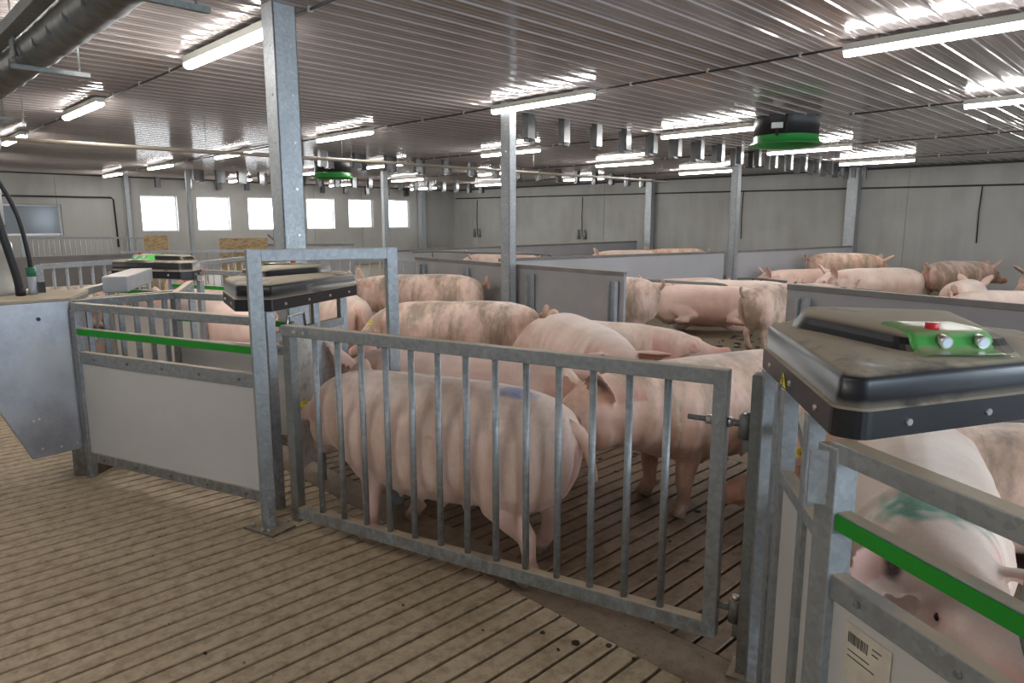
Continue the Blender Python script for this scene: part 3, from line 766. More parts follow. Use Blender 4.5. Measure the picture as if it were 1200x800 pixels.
ch = MB(); ch.prism([(.99, 5.06), (1.08, 5.00), (1.12, 5.10), (1.02, 5.18)], .012, .20); ch.build('outlet_foot', M['galv_dark'], r, bevel=.004)
MB().prism([(1.10, 4.99), (1.36, 5.20), (1.12, 5.32), (1.02, 5.22)], .0, .075).build('trough', M['galv_dark'], r, bevel=.003)
for x, y in ((.45, 5.70), (.55, 5.10)): MB().beam((x, y, 0), (x, y, .75), .04, .04).build('leg', M['galv_dark'], r)

r = empty('feed_drop_pipe', 'thick white feed drop pipe rising from the dusty hopper top', 'pipe', (.74, 5.62, 1.16))
MB().tube([(.74, 5.62, 1.52), (.74, 5.62, 2.64)], .125, 28).build('upper_pipe', M['white_pipe'], r)
MB().lathe([(.0, 0), (.155, 0), (.155, .03), (.140, .05), (.137, .24), (.150, .27), (.150, .33), (.133, .36), (.127, .37)], (.74, 5.62, 1.16), 28).build('sight_collar', M['clear'], r)
MB().lathe([(.126, .0), (.131, .0), (.131, .012), (.126, .012)], (.74, 5.62, 1.60), 28).build('clamp_band', M['joint'], r)
r = empty('junction_box', 'small grey junction box with pale hose loops under the dark duct', 'box', (.86, 6.1, 2.3))
MB().box((.84, 6.1, 2.36), (.26, .12, .17), R(-15)).build('box_body', M['clear'], r, bevel=.008)
MB().box((.87, 6.05, 2.215), (.03, .03, .10)).build('blue_plug', M['blue'], r)
MB().tube([(.90, 6.06, 2.275), (.93, 6.05, 2.20), (.90, 6.04, 2.10), (.84, 6.03, 2.06)], .010, 8).build('pale_hose', M['pink_hose'], r)
MB().tube([(.95, 6.10, 2.275), (.965, 6.08, 2.17), (.91, 6.05, 2.03), (.83, 6.03, 1.98)], .010, 8).build('pale_hose', M['pink_hose'], r)
MB().tube([(.84, 6.1, 2.44), (.84, 6.1, 3.09)], .008, 8).build('hanging_rod', M['galv_dark'], r)
def spline(pts, n=10):
    out = []; P_ = [Vector(p) for p in pts]; P_ = [P_[0] * 2 - P_[1]] + P_ + [P_[-1] * 2 - P_[-2]]
    for i in range(1, len(P_) - 2):
        for k in range(n):
            t = k / n; a, b_, c, d = P_[i - 1:i + 3]
            out.append(.5 * ((2 * b_) + (c - a) * t + (2 * a - 5 * b_ + 4 * c - d) * t * t + (3 * b_ - a - 3 * c + d) * t ** 3))
    out.append(P_[-2]); return out
r = tag(MB().tube(spline([(.70, 5.40, 2.42), (.735, 5.36, 2.0), (.80, 5.36, 1.60), (.855, 5.38, 1.30), (.872, 5.40, 1.155)]), .024, 14).build('hose', M['cable'], None), 'thick straight black hose running down onto the hopper', 'hose')
r = empty('hose', 'thinner curved black hose ending in a green coupling on the hopper', 'hose', (.95, 5.47, 1.16))
MB().tube(spline([(.66, 5.44, 2.10), (.80, 5.42, 1.93), (.905, 5.43, 1.68), (.945, 5.45, 1.42), (.95, 5.46, 1.33)]), .014, 12).build('hose_tube', M['cable'], r)
MB().tube([(.95, 5.46, 1.34), (.95, 5.46, 1.28)], .028, 14).build('coupling', simple('green_coupling', (.02, .16, .08), .4), r)
MB().tube([(.95, 5.46, 1.282), (.95, 5.465, 1.20), (.95, 5.465, 1.165)], [.026, .022, .03], 14).build('fitting', M['grey_box'], r)
MB().box((1.0, 5.47, 1.205), (.04, .035, .07)).build('valve', M['cable'], r)
MB().tube([(.872, 5.40, 1.165), (.872, 5.40, 1.215)], .030, 14).build('hose_socket', M['cable'], r)

# ---- second station farther left
S2 = empty('feeding_station', 'farther feeding station whose dusty hood shows behind the left one', 'feeding station', (2.2, 7.0, 0), 'electronic feeding stations')
T2_ = rot((2.30, 6.68), math.atan2(7.35 - 6.58, 1.98 - 2.40))
hood(S2, T2_, [(0, 0), (.80, 0), (.88, -.10), (.80, -.40), (.60, -.55), (.10, -.40), (-.05, -.12)], [(.10, -.16), (.10, -.34), (.66, -.38), (.68, -.14)], ((.62, -.08), (.42, -.08), (0, 1)), z0=1.12)
side_panel(S2, (2.50, 6.75), (2.05, 7.95), z=(.80, .74, .97, .93, 1.137), posts=(0, 1), outn=(-1, -.3), nb=4)
side_panel(S2, (3.05, 7.05), (2.70, 8.1), z=(.80, .74, .97, .93, 1.137), posts=(0, 1), outn=(-1, -.3), nb=4)

# ---- right station
S3 = empty('feeding_station', 'near feeding station at the lower right, with big dusty hood and green stripe', 'feeding station', (1.9, .6, 0), 'electronic feeding stations')
C3 = (1.60, .565); d3 = (math.cos(R(242)), math.sin(R(242)))
E3 = (C3[0] + d3[0] * 1.75, C3[1] + d3[1] * 1.75)
side_panel(S3, C3, E3, z=(.825, .765, .975, .93, 1.137), outn=(-1, .3), posts=(1,), nb=7, post_w=.055)
MB().beam((*C3, 0), (*C3, 1.125), .062, .062, up=(d3[0], d3[1], 0)).build('corner_post', M['galv'], S3, bevel=.003)
MB().box((C3[0] - .031, C3[1] + .016, 1.05), (.008, .07, .13), R(242 - 180 - 28)).build('joining_plate', M['galv'], S3, bevel=.002)
T3_ = rot((1.600, .585), math.atan2(1.035 - .585, 2.20 - 1.600))
for X_, w_, o_ in ((.20, .045, -.02), (.47, .045, -.02), (.56, .04, -.02), (.74, .05, -.02)):
    p = T3_(X_, o_); MB().beam((*p, 0), (*p, 1.14), w_, w_, up=(math.cos(R(37)), math.sin(R(37)), 0)).build('post', M['galv'], S3, bevel=.003)
MB().panel(T3_(.05, -.02), T3_(.45, -.02), .10, .86, .014).build('opening_panel', M['white_panel'], S3)
MB().beam((*T3_(.03, -.02), .875), (*T3_(.47, -.02), .875), .04, .04).build('opening_rail', M['galv'], S3, bevel=.003)
hd3 = hood(S3, T3_, [(0, 0), (.80, 0), (.93, -.10), (1.0, -.55), (.75, -.80), (.34, -.74), (-.03, -.062)], [(.24, -.24), (.27, -.50), (.84, -.60), (.90, -.14), (.66, -.07)], ((.245, -.255), (.275, -.455), (-1, -.15)))
# inner rails of the far side of the alley
o3 = (.62, -.33); Cf = (C3[0] + .50, C3[1] + .10)
FA, FB = (2.02, .22), (1.62, -.55)
side_panel(S3, FA, FB, z=(.825, .765, .975, .93, 1.137), outn=(-1, .3), posts=(0, 1), nb=4)
# green rail seen inside the opening
q = MB().beam((*T3_(.50, -.09), .955), (*T3_(.80, -.14), .955), .03, .045).build('inner_rail', M['galv'], S3)
# warning triangle on the hood's rim and the stained label on the panel
wt = MB(); p0 = T3_(.44, .0015); p1 = T3_(.51, .0015); pm = T3_(.475, .0015)
wt.hull([(*p0, 1.147), (*p1, 1.147), (*pm, 1.187), (*T3_(.44, .003), 1.147), (*T3_(.51, .003), 1.147), (*T3_(.475, .003), 1.187)], [(0,1,2), (5,4,3), (0,3,4,1), (1,4,5,2), (2,5,3,0)])
wt.build('warning_sign', M['yellow'], hd3)['label'] = 'small yellow warning triangle'
wk = MB(); wk.beam((*T3_(.475, .0036), 1.156), (*T3_(.475, .0036), 1.174), .004, .002); wk.beam((*T3_(.475, .0036), 1.150), (*T3_(.475, .0036), 1.1535), .004, .002); wk.build('warning_mark', M['ink'], hd3)
def on_panel(t, z, off=.009):       # point on the outer face of the near panel, t metres from the corner
    n = Vector((-abs(d3[1]), abs(d3[0]))); 
    return (C3[0] + d3[0] * t + n.x * off, C3[1] + d3[1] * t + n.y * off, z)
lb = MB(); lb.hull([on_panel(.075, .735), on_panel(.205, .735), on_panel(.205, .60), on_panel(.075, .60), on_panel(.075, .735, .0105), on_panel(.205, .735, .0105), on_panel(.205, .60, .0105), on_panel(.075, .60, .0105)], [(0,1,2,3), (7,6,5,4), (0,4,5,1), (1,5,6,2), (2,6,7,3), (3,7,4,0)])
lab = lb.build('stained_label', M['old_paper'], S3)
bc = MB()
for k, wk_ in enumerate([3, 1, 2, 1, 3, 2, 1, 1, 3, 1, 2, 3, 1, 2, 1, 3]):
    t = .088 + k * .0036; bc.beam(on_panel(t, .715, .0112), on_panel(t, .690, .0112), .0008 * wk_, .0006, up=(d3[0], d3[1], 0))
bc.build('bar_code', M['ink'], lab)
bl = MB()
for k, (a_, b_) in enumerate([(.155, .18), (.155, .172), (.088, .15), (.088, .165)]):
    zz = (.712, .700, .672, .658)[k]; bl.beam(on_panel(a_, zz, .0112), on_panel(b_, zz, .0112), .0008, .003)
bl.build('printed_lines', M['brown_print'], lab)

# ------------------------------------------------------------------ pen partitions and rails in the background
def partition(name, label, A, B, z0, z1, m, brk=(), lap=.04, grp=None, bz=(0, .9), off=1):
    r = empty(name, label, 'pen partition', (*A, 0), grp)
    MB().panel(A, B, z0, z1 - .02, .035).build('panel', M[m], r)
    MB().beam((*A, z1 - .02), (*B, z1 - .02), .055, .05).build('top_rail', M['pvc_cap'], r, bevel=.005)
    d = (Vector(B) - Vector(A)).normalized(); n = Vector((-d.y, d.x)) * off
    if n.x > 0: n = -n
    for s in brk:
        p = Vector(A) + d * s + n * .045; pb = MB()
        an = math.atan2(d.y, d.x)
        pb.box((p.x, p.y, (bz[0] + bz[1]) / 2), (.10, .012, bz[1] - bz[0]), an)
        for sgn in (-1, 1):
            q_ = p + d * .05 * sgn + n * .02; pb.box((q_.x, q_.y, (bz[0] + bz[1]) / 2), (.008, .05, bz[1] - bz[0]), an)
        pb.build('support_bracket', M['galv_clean'], r)
    return r
partition('pen_partition', 'mid-grey plastic pen partition with upright steel brackets, behind the portal frame', (6.70, 9.00), (6.17, 4.53), .02, 1.10, 'pvc', (4.38, 2.95, 1.5, .3), grp='pen partitions', bz=(0, 1.0))
partition('pen_partition', 'grey plastic pen partition with two brackets, seen above the near dusty hood', (5.96, 2.63), (5.25, -.40), .02, 1.10, 'pvc', (.20, 1.20, 2.4), grp='pen partitions', bz=(0, 1.0))
partition('pen_partition', 'long pale plastic partition running through the columns to the side wall', (7.9, 8.35), (13.5, 7.40), .02, 1.05, 'pvc_light', (), grp='pen partitions')
partition('pen_partition', 'pale partition section between the last column and the side wall', (13.72, 7.36), (19.4, 6.95), .02, 1.05, 'pvc_light', (), grp='pen partitions')
partition('pen_partition', 'far pale partition below the concrete corner, beyond the mid-grey one', (9.2, 13.2), (20.2, 14.4), .02, 1.03, 'pvc_light', (), grp='pen partitions')
partition('pen_partition', 'blue-grey partition below the windows, behind the strand boards', (7.0, 17.2), (9.6, 15.5), .02, 1.12, 'pvc', (1.0,), grp='pen partitions')
def fence(label, A, B, z0, z1, step, br=.010, rail=.045, posts=True, mesh=False):
    r = empty('bar_fence', label, 'fence', (*A, 0), 'galvanized bar fences')
    MB().beam((*A, z1), (*B, z1), rail, rail).build('top_rail', M['galv_clean'], r)
    MB().beam((*A, z0), (*B, z0), rail, rail).build('bottom_rail', M['galv_clean'], r)
    L_ = math.dist(A, B); k = int(L_ / step); bm_ = []
    for i in range(1, k):
        p = lerp(A, B, i / k); MB().tube([(*p, z0), (*p, z1)], br, 8).build('bar', M['galv_clean'], r)
    if posts:
        for p in (A, B): MB().beam((*p, 0), (*p, z1 + .02), .07, .07).build('post', M['galv_clean'], r)
    return r
fence('galvanized bar fence with tall bars behind the hoses, far left', (1.75, 9.6), (3.62, 10.6), .15, 1.13, .17, .018, .06)
fence('low bar fence behind the portal crossbar and left hood', (5.6, 11.4), (6.85, 9.95), .15, 1.02, .17)
fence('bar fence section joined to the mid-grey partition', (6.85, 9.95), (6.95, 9.1), .15, 1.0, .15)
fence('bar fence with blue-grey rail between the far hood and portal upright', (3.30, 9.0), (4.5, 10.2), .15, 1.12, .24, .012, .055)
fence('dense mesh-like fence below the dull left window', (3.2, 19.0), (5.6, 17.2), .15, 1.30, .11, .008)
partition('pen_partition', 'brown-grey partition behind the far left bar fence', (2.1, 13.2), (4.0, 13.6), .02, 1.10, 'pvc_cap', (), grp='pen partitions')
fence('long bar fence between the left station and the strand boards', (3.9, 14.2), (6.3, 13.2), .15, 1.10, .22, .012)
def board(label, A, B, z0, z1):
    r = MB().panel(A, B, z0, z1, .022).build('strand_board', M['osb'], None); tag(r, label, 'board', 'strand boards')
board('smaller strand board standing behind the far dusty hood', (5.02, 16.6), (5.40, 16.25), 0, 1.36)
board('larger strand board standing left of the tall portal frame', (5.55, 13.85), (6.35, 13.45), 0, 1.34)
# tube rail guards in the lying bays
def guard(label, pts):
    r = empty('rail_guard', label, 'rail', pts[0], 'tubular rail guards')
    MB().tube(spline(pts, 6), .024, 10).build('rail_tube', M['galv_dark'], r)
    lg = MB()
    for t in (1, len(pts) - 2): p = pts[t]; lg.tube([p, (p[0] + .1, p[1] + .1, p[2] - .16)], .016, 8)
    lg.each('stub', M['galv_dark'], r)
guard('tubular rail running past the sow lying against the pale partition', [(8.4, 6.75, .80), (9.0, 6.25, .76), (9.5, 5.75, .72), (9.85, 5.40, .69), (9.93, 5.32, .58), (9.88, 5.36, .36)])
guard('tubular rail starting low at the middle column foot', [(13.4, 7.0, .50), (13.5, 6.7, .52), (13.4, 6.0, .50), (13.2, 4.8, .46), (13.0, 3.4, .44)])
guard('angled tubular rail beyond the mid-grey partition', [(9.3, 12.6, 1.0), (9.6, 12.3, 1.02), (10.6, 11.9, .97), (12.2, 11.4, .90), (12.4, 11.3, .86)])
tag(MB().tube([(8.6, 16.6, .7), (8.0, 16.9, 1.35)], .022, 8).build('steel_bar', M['galv_dark'], None), 'dark slanting bar leaning up beside the tall column', 'bar')

# ------------------------------------------------------------------ sows
def ellipse_ring(bm, c, tx, ty, tz, hw, ht, hb, n=28, e=2.15):
    vs = []
    for k in range(n):
        a = 2 * math.pi * k / n; ca, sa = math.cos(a), math.sin(a)
        u = math.copysign(abs(ca) ** (2 / e), ca) * hw; v = math.copysign(abs(sa) ** (2 / e), sa) * (ht if sa > 0 else hb)
        vs.append(bm.verts.new(c + ty * u + tz * v))
    return vs
def loft(bm, rings):
    n = len(rings[0])
    for A, B in zip(rings, rings[1:]):
        for i in range(n): bm.faces.new([A[i], A[(i + 1) % n], B[(i + 1) % n], B[i]])
    bm.faces.new(rings[0][::-1]); bm.faces.new(rings[-1])
def limb(bm, pts, n=14):            # pts: (x, y, z, rx, ry)
    P_ = [Vector(p[:3]) for p in pts]; rings = []; up = Vector((1, 0, 0))
    for i, p in enumerate(P_):
        d = (P_[min(i + 1, len(P_) - 1)] - P_[max(i - 1, 0)]).normalized()
        a = (up - d * up.dot(d)).normalized(); b_ = d.cross(a)
        rings.append([bm.verts.new(p + a * pts[i][3] * math.cos(2 * math.pi * k / n) + b_ * pts[i][4] * math.sin(2 * math.pi * k / n)) for k in range(n)])
    loft(bm, rings)
def blob(bm, c, r, n=12):
    g = bmesh.ops.create_uvsphere(bm, u_segments=n, v_segments=max(6, n // 2), radius=1)
    for v in g['verts']: v.co = Vector((v.co.x * r[0] + c[0], v.co.y * r[1] + c[1], v.co.z * r[2] + c[2]))
def smooth01(t): t = max(0, min(1, t)); return t * t * (3 - 2 * t)
SPINE = [  # x, z centre, half width, up, down
 (-.80, .63, .05, .06, .08), (-.775, .62, .115, .13, .16), (-.72, .605, .185, .20, .24), (-.62, .595, .240, .255, .29), (-.48, .590, .268, .288, .31),
 (-.30, .585, .275, .300, .30), (-.10, .575, .285, .308, .305), (.10, .570, .288, .305, .310), (.28, .580, .275, .295, .30), (.42, .600, .250, .270, .285),
 (.55, .625, .218, .235, .25), (.67, .640, .190, .200, .225), (.78, .640, .165, .175, .200), (.87, .625, .142, .155, .165), (.95, .600, .115, .128, .135), (1.02, .570, .090, .098, .110),
 (1.09, .540, .071, .074, .088), (1.15, .522, .062, .064, .070), (1.20, .512, .062, .064, .058), (1.225, .508, .060, .062, .052), (1.233, .506, .048, .048, .042)]
def build_pig(name, skin, label, loc, heading, scale=1.0, yaw_=0, pitch_=0, body_yaw=0, legs=(0, 0, 0, 0), pose='stand', voxel=.016, roll=0, belly=0.0, fat=1.0, tail='curl', tagcol=None, tagside=1,
              marks=(), ears='up', lift=None, group='sows in the pen', eyes=True, lean=0.0, head_drop=0.0, zs=1.0, xs=1.0):
    ear2 = ears if isinstance(ears, tuple) else (ears, ears); ears = ear2[0]
    bm = bmesh.new(); X, Y, Z = Vector((1, 0, 0)), Vector((0, 1, 0)), Vector((0, 0, 1))
    lying = pose in ('lie', 'sit'); dz = -.255 if lying else 0.0
    rings = []
    for x, z, hw, ht, hb in SPINE:
        k = fat if x < .6 else 1 + (fat - 1) * .3
        wd = hw * k * (1.10 if lying and x < .4 else 1); hb2 = hb * (1 + belly * math.exp(-((x + .0) / .35) ** 2)) * (.92 if lying else 1)
        rings.append(ellipse_ring(bm, Vector((x, 0, z + dz)), X, Y, Z, wd, ht * (1 if x > .6 else .5 + .5 * k), hb2))
    loft(bm, rings)
    # jowls, brow and shoulder masses
    for s in (-1, 1):
        blob(bm, (.80, s * .085, .56 + dz), (.12, .085, .11)); blob(bm, (.93, s * .055, .66 + dz), (.09, .055, .06))
        blob(bm, (.36, s * .135, .56 + dz), (.17, .145, .24)); blob(bm, (-.52, s * .135, .56 + dz), (.21, .150, .26))
    # lower jaw
    limb(bm, [(.80, 0, .52 + dz, .08, .09), (.95, 0, .49 + dz, .055, .07), (1.08, 0, .465 + dz, .035, .050), (1.165, 0, .462 + dz, .022, .036)], 12)
    fl, fr, hl, hr = legs
    if pose == 'stand':
        for s, d in ((1, fl), (-1, fr)):
            y = s * .150
            limb(bm, [(.36, y, .58, .125, .105), (.33 + d * .1, y * 1.06, .44, .098, .088), (.315 + d * .25, y * 1.08, .33, .066, .062), (.335 + d * .5, y * 1.08, .235, .050, .048), (.335 + d * .6, y * 1.08, .20, .050, .047),
                      (.335 + d * .8, y * 1.08, .12, .036, .036), (.340 + d * .9, y * 1.08, .075, .042, .040), (.362 + d, y * 1.08, .045, .044, .042)])
            for t in (-1, 1):
                limb(bm, [(.352 + d, y * 1.08 + t * .022, .062, .034, .021), (.372 + d, y * 1.08 + t * .024, .030, .040, .022), (.384 + d, y * 1.08 + t * .024, .004, .044, .023)], 10)
                blob(bm, (.302 + d * .9, y * 1.08 + t * .026, .075), (.014, .012, .022), 8)
        for s, d in ((1, hl), (-1, hr)):
            y = s * .150
            limb(bm, [(-.50, y * .92, .60, .20, .120), (-.45, y * 1.02, .46, .160, .105), (-.46 + d * .2, y * 1.08, .36, .108, .078), (-.535 + d * .35, y * 1.08, .275, .064, .054), (-.575 + d * .5, y * 1.08, .225, .050, .043),
                      (-.560 + d * .75, y * 1.08, .14, .036, .035), (-.545 + d * .9, y * 1.08, .078, .040, .038), (-.52 + d, y * 1.08, .045, .043, .041)])
            for t in (-1, 1):
                limb(bm, [(-.53 + d, y * 1.08 + t * .022, .062, .033, .021), (-.512 + d, y * 1.08 + t * .024, .030, .039, .022), (-.500 + d, y * 1.08 + t * .024, .004, .043, .023)], 10)
                blob(bm, (-.580 + d * .9, y * 1.08 + t * .026, .080), (.014, .012, .022), 8)
    else:
        for s in (1, -1):
            y = s * .19
            limb(bm, [(.40, y * .8, .28, .12, .10), (.36, y * 1.15, .15, .085, .070), (.30, y * 1.3, .075, .055, .050), (.42, y * 1.35, .045, .042, .040), (.56, y * 1.35, .040, .038, .034), (.64, y * 1.35, .034, .036, .030)])
            limb(bm, [(-.48, y * .8, .30, .18, .12), (-.34, y * 1.25, .20, .13, .085), (-.20, y * 1.45, .10, .075, .060), (-.34, y * 1.55, .060, .048, .044), (-.46, y * 1.5, .045, .042, .038), (-.36, y * 1.62, .038, .036, .034), (-.27, y * 1.64, .034, .034, .030)])
    # teats
    zb = .252 + dz - belly * .3
    if pose == 'stand':
        for i in range(6):
            for s in (-1, 1): limb(bm, [(-.38 + i * .14, s * .10, zb + .09, .03, .03), (-.38 + i * .14, s * .105, zb + .035, .018, .018), (-.38 + i * .14, s * .108, zb + .008, .010, .010)], 8)
    # ears
    for s in (-1, 1):
        ears = ear2[0] if s > 0 else ear2[1]
        if ears == 'up': B, T, Nn = Vector((.775, s * .105, .745 + dz)), Vector((.85, s * .235, .955 + dz)), Vector((.80, s * .30, -.35)).normalized()
        elif ears == 'flat': B, T, Nn = Vector((.765, s * .115, .735 + dz)), Vector((.93, s * .34, .79 + dz)), Vector((.45, 0, -.85)).normalized()
        elif ears == 'side': B, T, Nn = Vector((.78, s * .110, .725 + dz)), Vector((.90, s * .335, .70 + dz)), Vector((.75, 0, .65)).normalized()
        elif ears == 'back': B, T, Nn = Vector((.76, s * .115, .735 + dz)), Vector((.62, s * .30, .86 + dz)), Vector((.7, s * .5, -.3)).normalized()
        else: B, T, Nn = Vector((.80, s * .100, .735 + dz)), Vector((1.00, s * .215, .66 + dz)), Vector((.35, s * -.5, -.9)).normalized()
        dl = (T - B); L_ = dl.length; d = dl.normalized(); Nn = (Nn - d * Nn.dot(d)).normalized(); Wd = d.cross(Nn)
        th = max(.011, voxel * .85); rr = []
        for t, wv in ((-.10, .055), (.08, .074), (.28, .094), (.48, .096), (.68, .080), (.84, .055), (.95, .030), (1.02, .010)):
            c = B + d * L_ * t + Nn * (.045 * t * t); ring = []
            for k in range(14):
                a = 2 * math.pi * k / 14; u = math.cos(a); v = math.sin(a)
                ring.append(bm.verts.new(c + Wd * wv * u + Nn * (th * v * (1 - .3 * u * u) + (u * u) * wv * .48)))

            rr.append(ring)
        loft(bm, rr)
    bmesh.ops.recalc_face_normals(bm, faces=bm.faces)
    me = bpy.data.meshes.new('tmp'); bm.to_mesh(me); bm.free()
    tmp = bpy.data.objects.new('tmp', me); COL.objects.link(tmp)
    rm = tmp.modifiers.new('r', 'REMESH'); rm.mode = 'VOXEL'; rm.voxel_size = voxel
    s1 = tmp.modifiers.new('s', 'SMOOTH'); s1.factor = .5; s1.iterations = max(3, int(.075 / voxel))
    dg = bpy.context.evaluated_depsgraph_get(); me2 = bpy.data.meshes.new_from_object(tmp.evaluated_get(dg))
    bpy.data.objects.remove(tmp)
    # ---- colours and small relief in the straight pose, then bend
    earc = [Vector((.82, s * (.19 if ears != 'flat' else .24), (.86 if ears in ('up', 'back') else .76) + dz)) for s in (-1, 1)]
    eyep = [Vector((.955, s * .099, .655 + dz)) for s in (-1, 1)]
    nost = [Vector((1.236, s * .021, .510 + dz)) for s in (-1, 1)]
    ca = me2.color_attributes.new('skin', 'FLOAT_COLOR', 'POINT')
    sd = Vector((loc[0] * 3.1, loc[1] * 2.7, 1.0))
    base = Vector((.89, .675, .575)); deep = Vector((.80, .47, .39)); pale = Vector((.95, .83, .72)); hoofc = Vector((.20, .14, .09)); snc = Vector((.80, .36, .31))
    cols = []; nv = [v.normal.copy() for v in me2.vertices]
    for i, v in enumerate(me2.vertices):
        c = v.co; x, y, z = c.x, c.y, c.z - dz; nrm = nv[i]
        col = base.copy()
        nz = noise.noise(Vector((x, y, z)) * 4 + sd)
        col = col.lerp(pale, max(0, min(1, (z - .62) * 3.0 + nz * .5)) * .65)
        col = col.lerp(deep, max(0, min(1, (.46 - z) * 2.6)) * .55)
        if x > .70: col = col.lerp(deep, .18)
        # ears
        er = max(0, min(1, ((abs(y) - .125) / .05))) * (1 if (x > .60 and z > (.72 if ears != 'flop' else .60)) else 0)
        if er > 0:
            inner = 1 if nrm.x > .15 or nrm.z < -.2 else .35
            col = col.lerp(Vector((.74, .34, .28)), er * .65 * inner)
        if pose == 'stand' and z < .20:
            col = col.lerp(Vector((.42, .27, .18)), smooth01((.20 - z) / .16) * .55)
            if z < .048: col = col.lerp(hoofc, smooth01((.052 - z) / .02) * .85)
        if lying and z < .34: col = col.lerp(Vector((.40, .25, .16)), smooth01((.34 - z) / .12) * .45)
        if x > 1.05: col = col.lerp(snc, smooth01((x - 1.05) / .12) * .75)
        for e in nost:
            d = (c - e).length
            if d < .020: col = col.lerp(Vector((.12, .04, .03)), smooth01((.020 - d) / .010)); v.co.x -= .012 * smooth01((.018 - d) / .012)
        for e in eyep:
            d = math.hypot(c.x - e.x, c.z - e.z)
            if c.y * e.y > 0 and d < .055 and x > .85:
                out = 1 if e.y > 0 else -1
                v.co.y += out * (.007 * math.exp(-((d - .026) / .009) ** 2) - .008 * smooth01((.018 - d) / .010))
                col = col.lerp(Vector((.55, .27, .22)), smooth01((.048 - d) / .03) * .6)
        # mouth line
        ml = .472 - (1.16 - x) * .02
        if .90 < x < 1.19 and abs(z - ml) < .012: col = col.lerp(Vector((.35, .15, .11)), .7); v.co.y -= math.copysign(.005, y)
        # skin folds on neck, flank and behind the shoulder
        if x < .90:
            f = math.exp(-((z - .56) / .20) ** 2) * smooth01((abs(nrm.y) - .2) / .5)
            amp = .0045 if x < .45 else .0065
            h = math.sin(x * (34 if x < .45 else 52) + 3 * noise.noise(Vector((x * 2, y * 2, z * 3)) + sd) + z * 4)
            g = .006 * math.exp(-((x + .20 - (z - .45) * .25) / .035) ** 2) * (1 if .28 < z < .66 else 0) + .007 * math.exp(-((x - .50) / .03) ** 2)
            v.co += nrm * (amp * h * f * (1 if x > -.25 else .3) - g * smooth01((abs(nrm.y) - .15) / .4)) * (1.0 if pose == 'stand' else .8)
        # hind parting
        if x < -.70: 
            gr = math.exp(-(y / .022) ** 2) * smooth01((.66 - z) / .08) * smooth01((z - .30) / .1)
            v.co.x += .030 * gr; col = col.lerp(Vector((.62, .25, .22)), min(.8, gr * .9))
        v.co += nrm * .004 * noise.noise(c * 5 + sd)
        for mk in marks:
            p, rad, mc, st = Vector(mk[0]), mk[1], Vector(mk[2]), mk[3]
            q = Vector(((x - p.x) / rad[0], (y - p.y) / rad[1], (z - p.z) / rad[2])); dd_ = q.length + .35 * noise.noise(Vector((x, y, z)) * 26)
            if dd_ < 1: col = col.lerp(mc, min(1, (1 - dd_) * 2.2) * st)
        cols += [col.x, col.y, col.z, 1]
    ca.data.foreach_set('color', cols)
    # ---- tail: a thin tapering tube joined to the same mesh
    tb = bmesh.new(); tb.from_mesh(me2); lay = tb.verts.layers.float_color['skin']; n0 = len(tb.verts)
    B = Vector((-.775, 0, .735 + dz))
    if tail == 'curl':
        tp_ = [B + Vector((.03, 0, -.02)), B + Vector((-.03, 0, .02))]
        for k in range(15):
            a = k * .60; tp_.append(B + Vector((-.050 - .003 * k, .046 * math.sin(a) + .004 * k, .030 + .050 * (1 - math.cos(a)) - .004 * k)))
    elif tail == 'up':
        tp_ = [B + Vector((.03, 0, -.02)), B + Vector((-.03, 0, .03)), B + Vector((-.05, .01, .08)), B + Vector((-.035, .03, .12)), B + Vector((-.02, .02, .10))]
    else:
        tp_ = [B + Vector((.03, 0, .0)), B + Vector((-.035, -.01, -.03)), B + Vector((-.060, -.04, -.11)), B + Vector((-.065, -.075, -.19)), B + Vector((-.070, -.10, -.25)), B + Vector((-.072, -.112, -.285))]
    tp_ = spline(tp_, 3); rings = []; ref = Vector((0, 1, 0))
    for i, p in enumerate(tp_):
        d = (tp_[min(i + 1, len(tp_) - 1)] - tp_[max(i - 1, 0)]).normalized(); a = d.cross(ref)
        a = a.normalized() if a.length > .01 else Vector((1, 0, 0)); b_ = a.cross(d).normalized(); ref = b_; t = i / (len(tp_) - 1)
        rad = (.026 * (1 - t) ** 1.3 + .0095) if tail != 'hang' else (.026 * (1 - t) + .011)
        rings.append([tb.verts.new(p + a * rad * math.cos(k * math.pi / 4) + b_ * rad * math.sin(k * math.pi / 4)) for k in range(8)])
    loft(tb, rings)
    for rg in rings:
        for v in rg: v[lay] = (.84, .58, .46, 1)
    # ---- bends: neck yaw, neck pitch, whole body yaw
    def bend(co, x0, x1, ang, ax, zp=.62):
        if abs(ang) < 1e-4 or co.x <= x0: return co
        L_ = x1 - x0; t = min(1, (co.x - x0) / L_); ex = max(0, co.x - x1); Rr = L_ / ang; lat = co.y if ax == 'y' else co.z - (zp + dz)
        ph = t * ang; nx = x0 + (Rr - lat) * math.sin(ph) + ex * math.cos(ph); nl = Rr - (Rr - lat) * math.cos(ph) + ex * math.sin(ph)
        return Vector((nx, nl, co.z)) if ax == 'y' else Vector((nx, co.y, nl + zp + dz))
    def warp(co):
        co = bend(co, .48, .92, pitch_, 'z'); co = bend(co, .46, .92, yaw_, 'y'); co = bend(co, -.55, .45, body_yaw, 'y')
        if head_drop and co.x > .3: co = Vector((co.x, co.y, co.z - head_drop * smooth01((co.x - .3) / .5)))
        if roll:      # lying rolled on the side: turn about the length axis near the ground
            zc = .31; cs, sn = math.cos(roll), math.sin(roll); yy, zz = co.y, co.z - zc; co = Vector((co.x, yy * cs - zz * sn, yy * sn + zz * cs + zc))
        return co
    eloc = [warp(e + Vector((0, (.0005 if e.y > 0 else -.0005), 0))) for e in eyep]
    tg = None
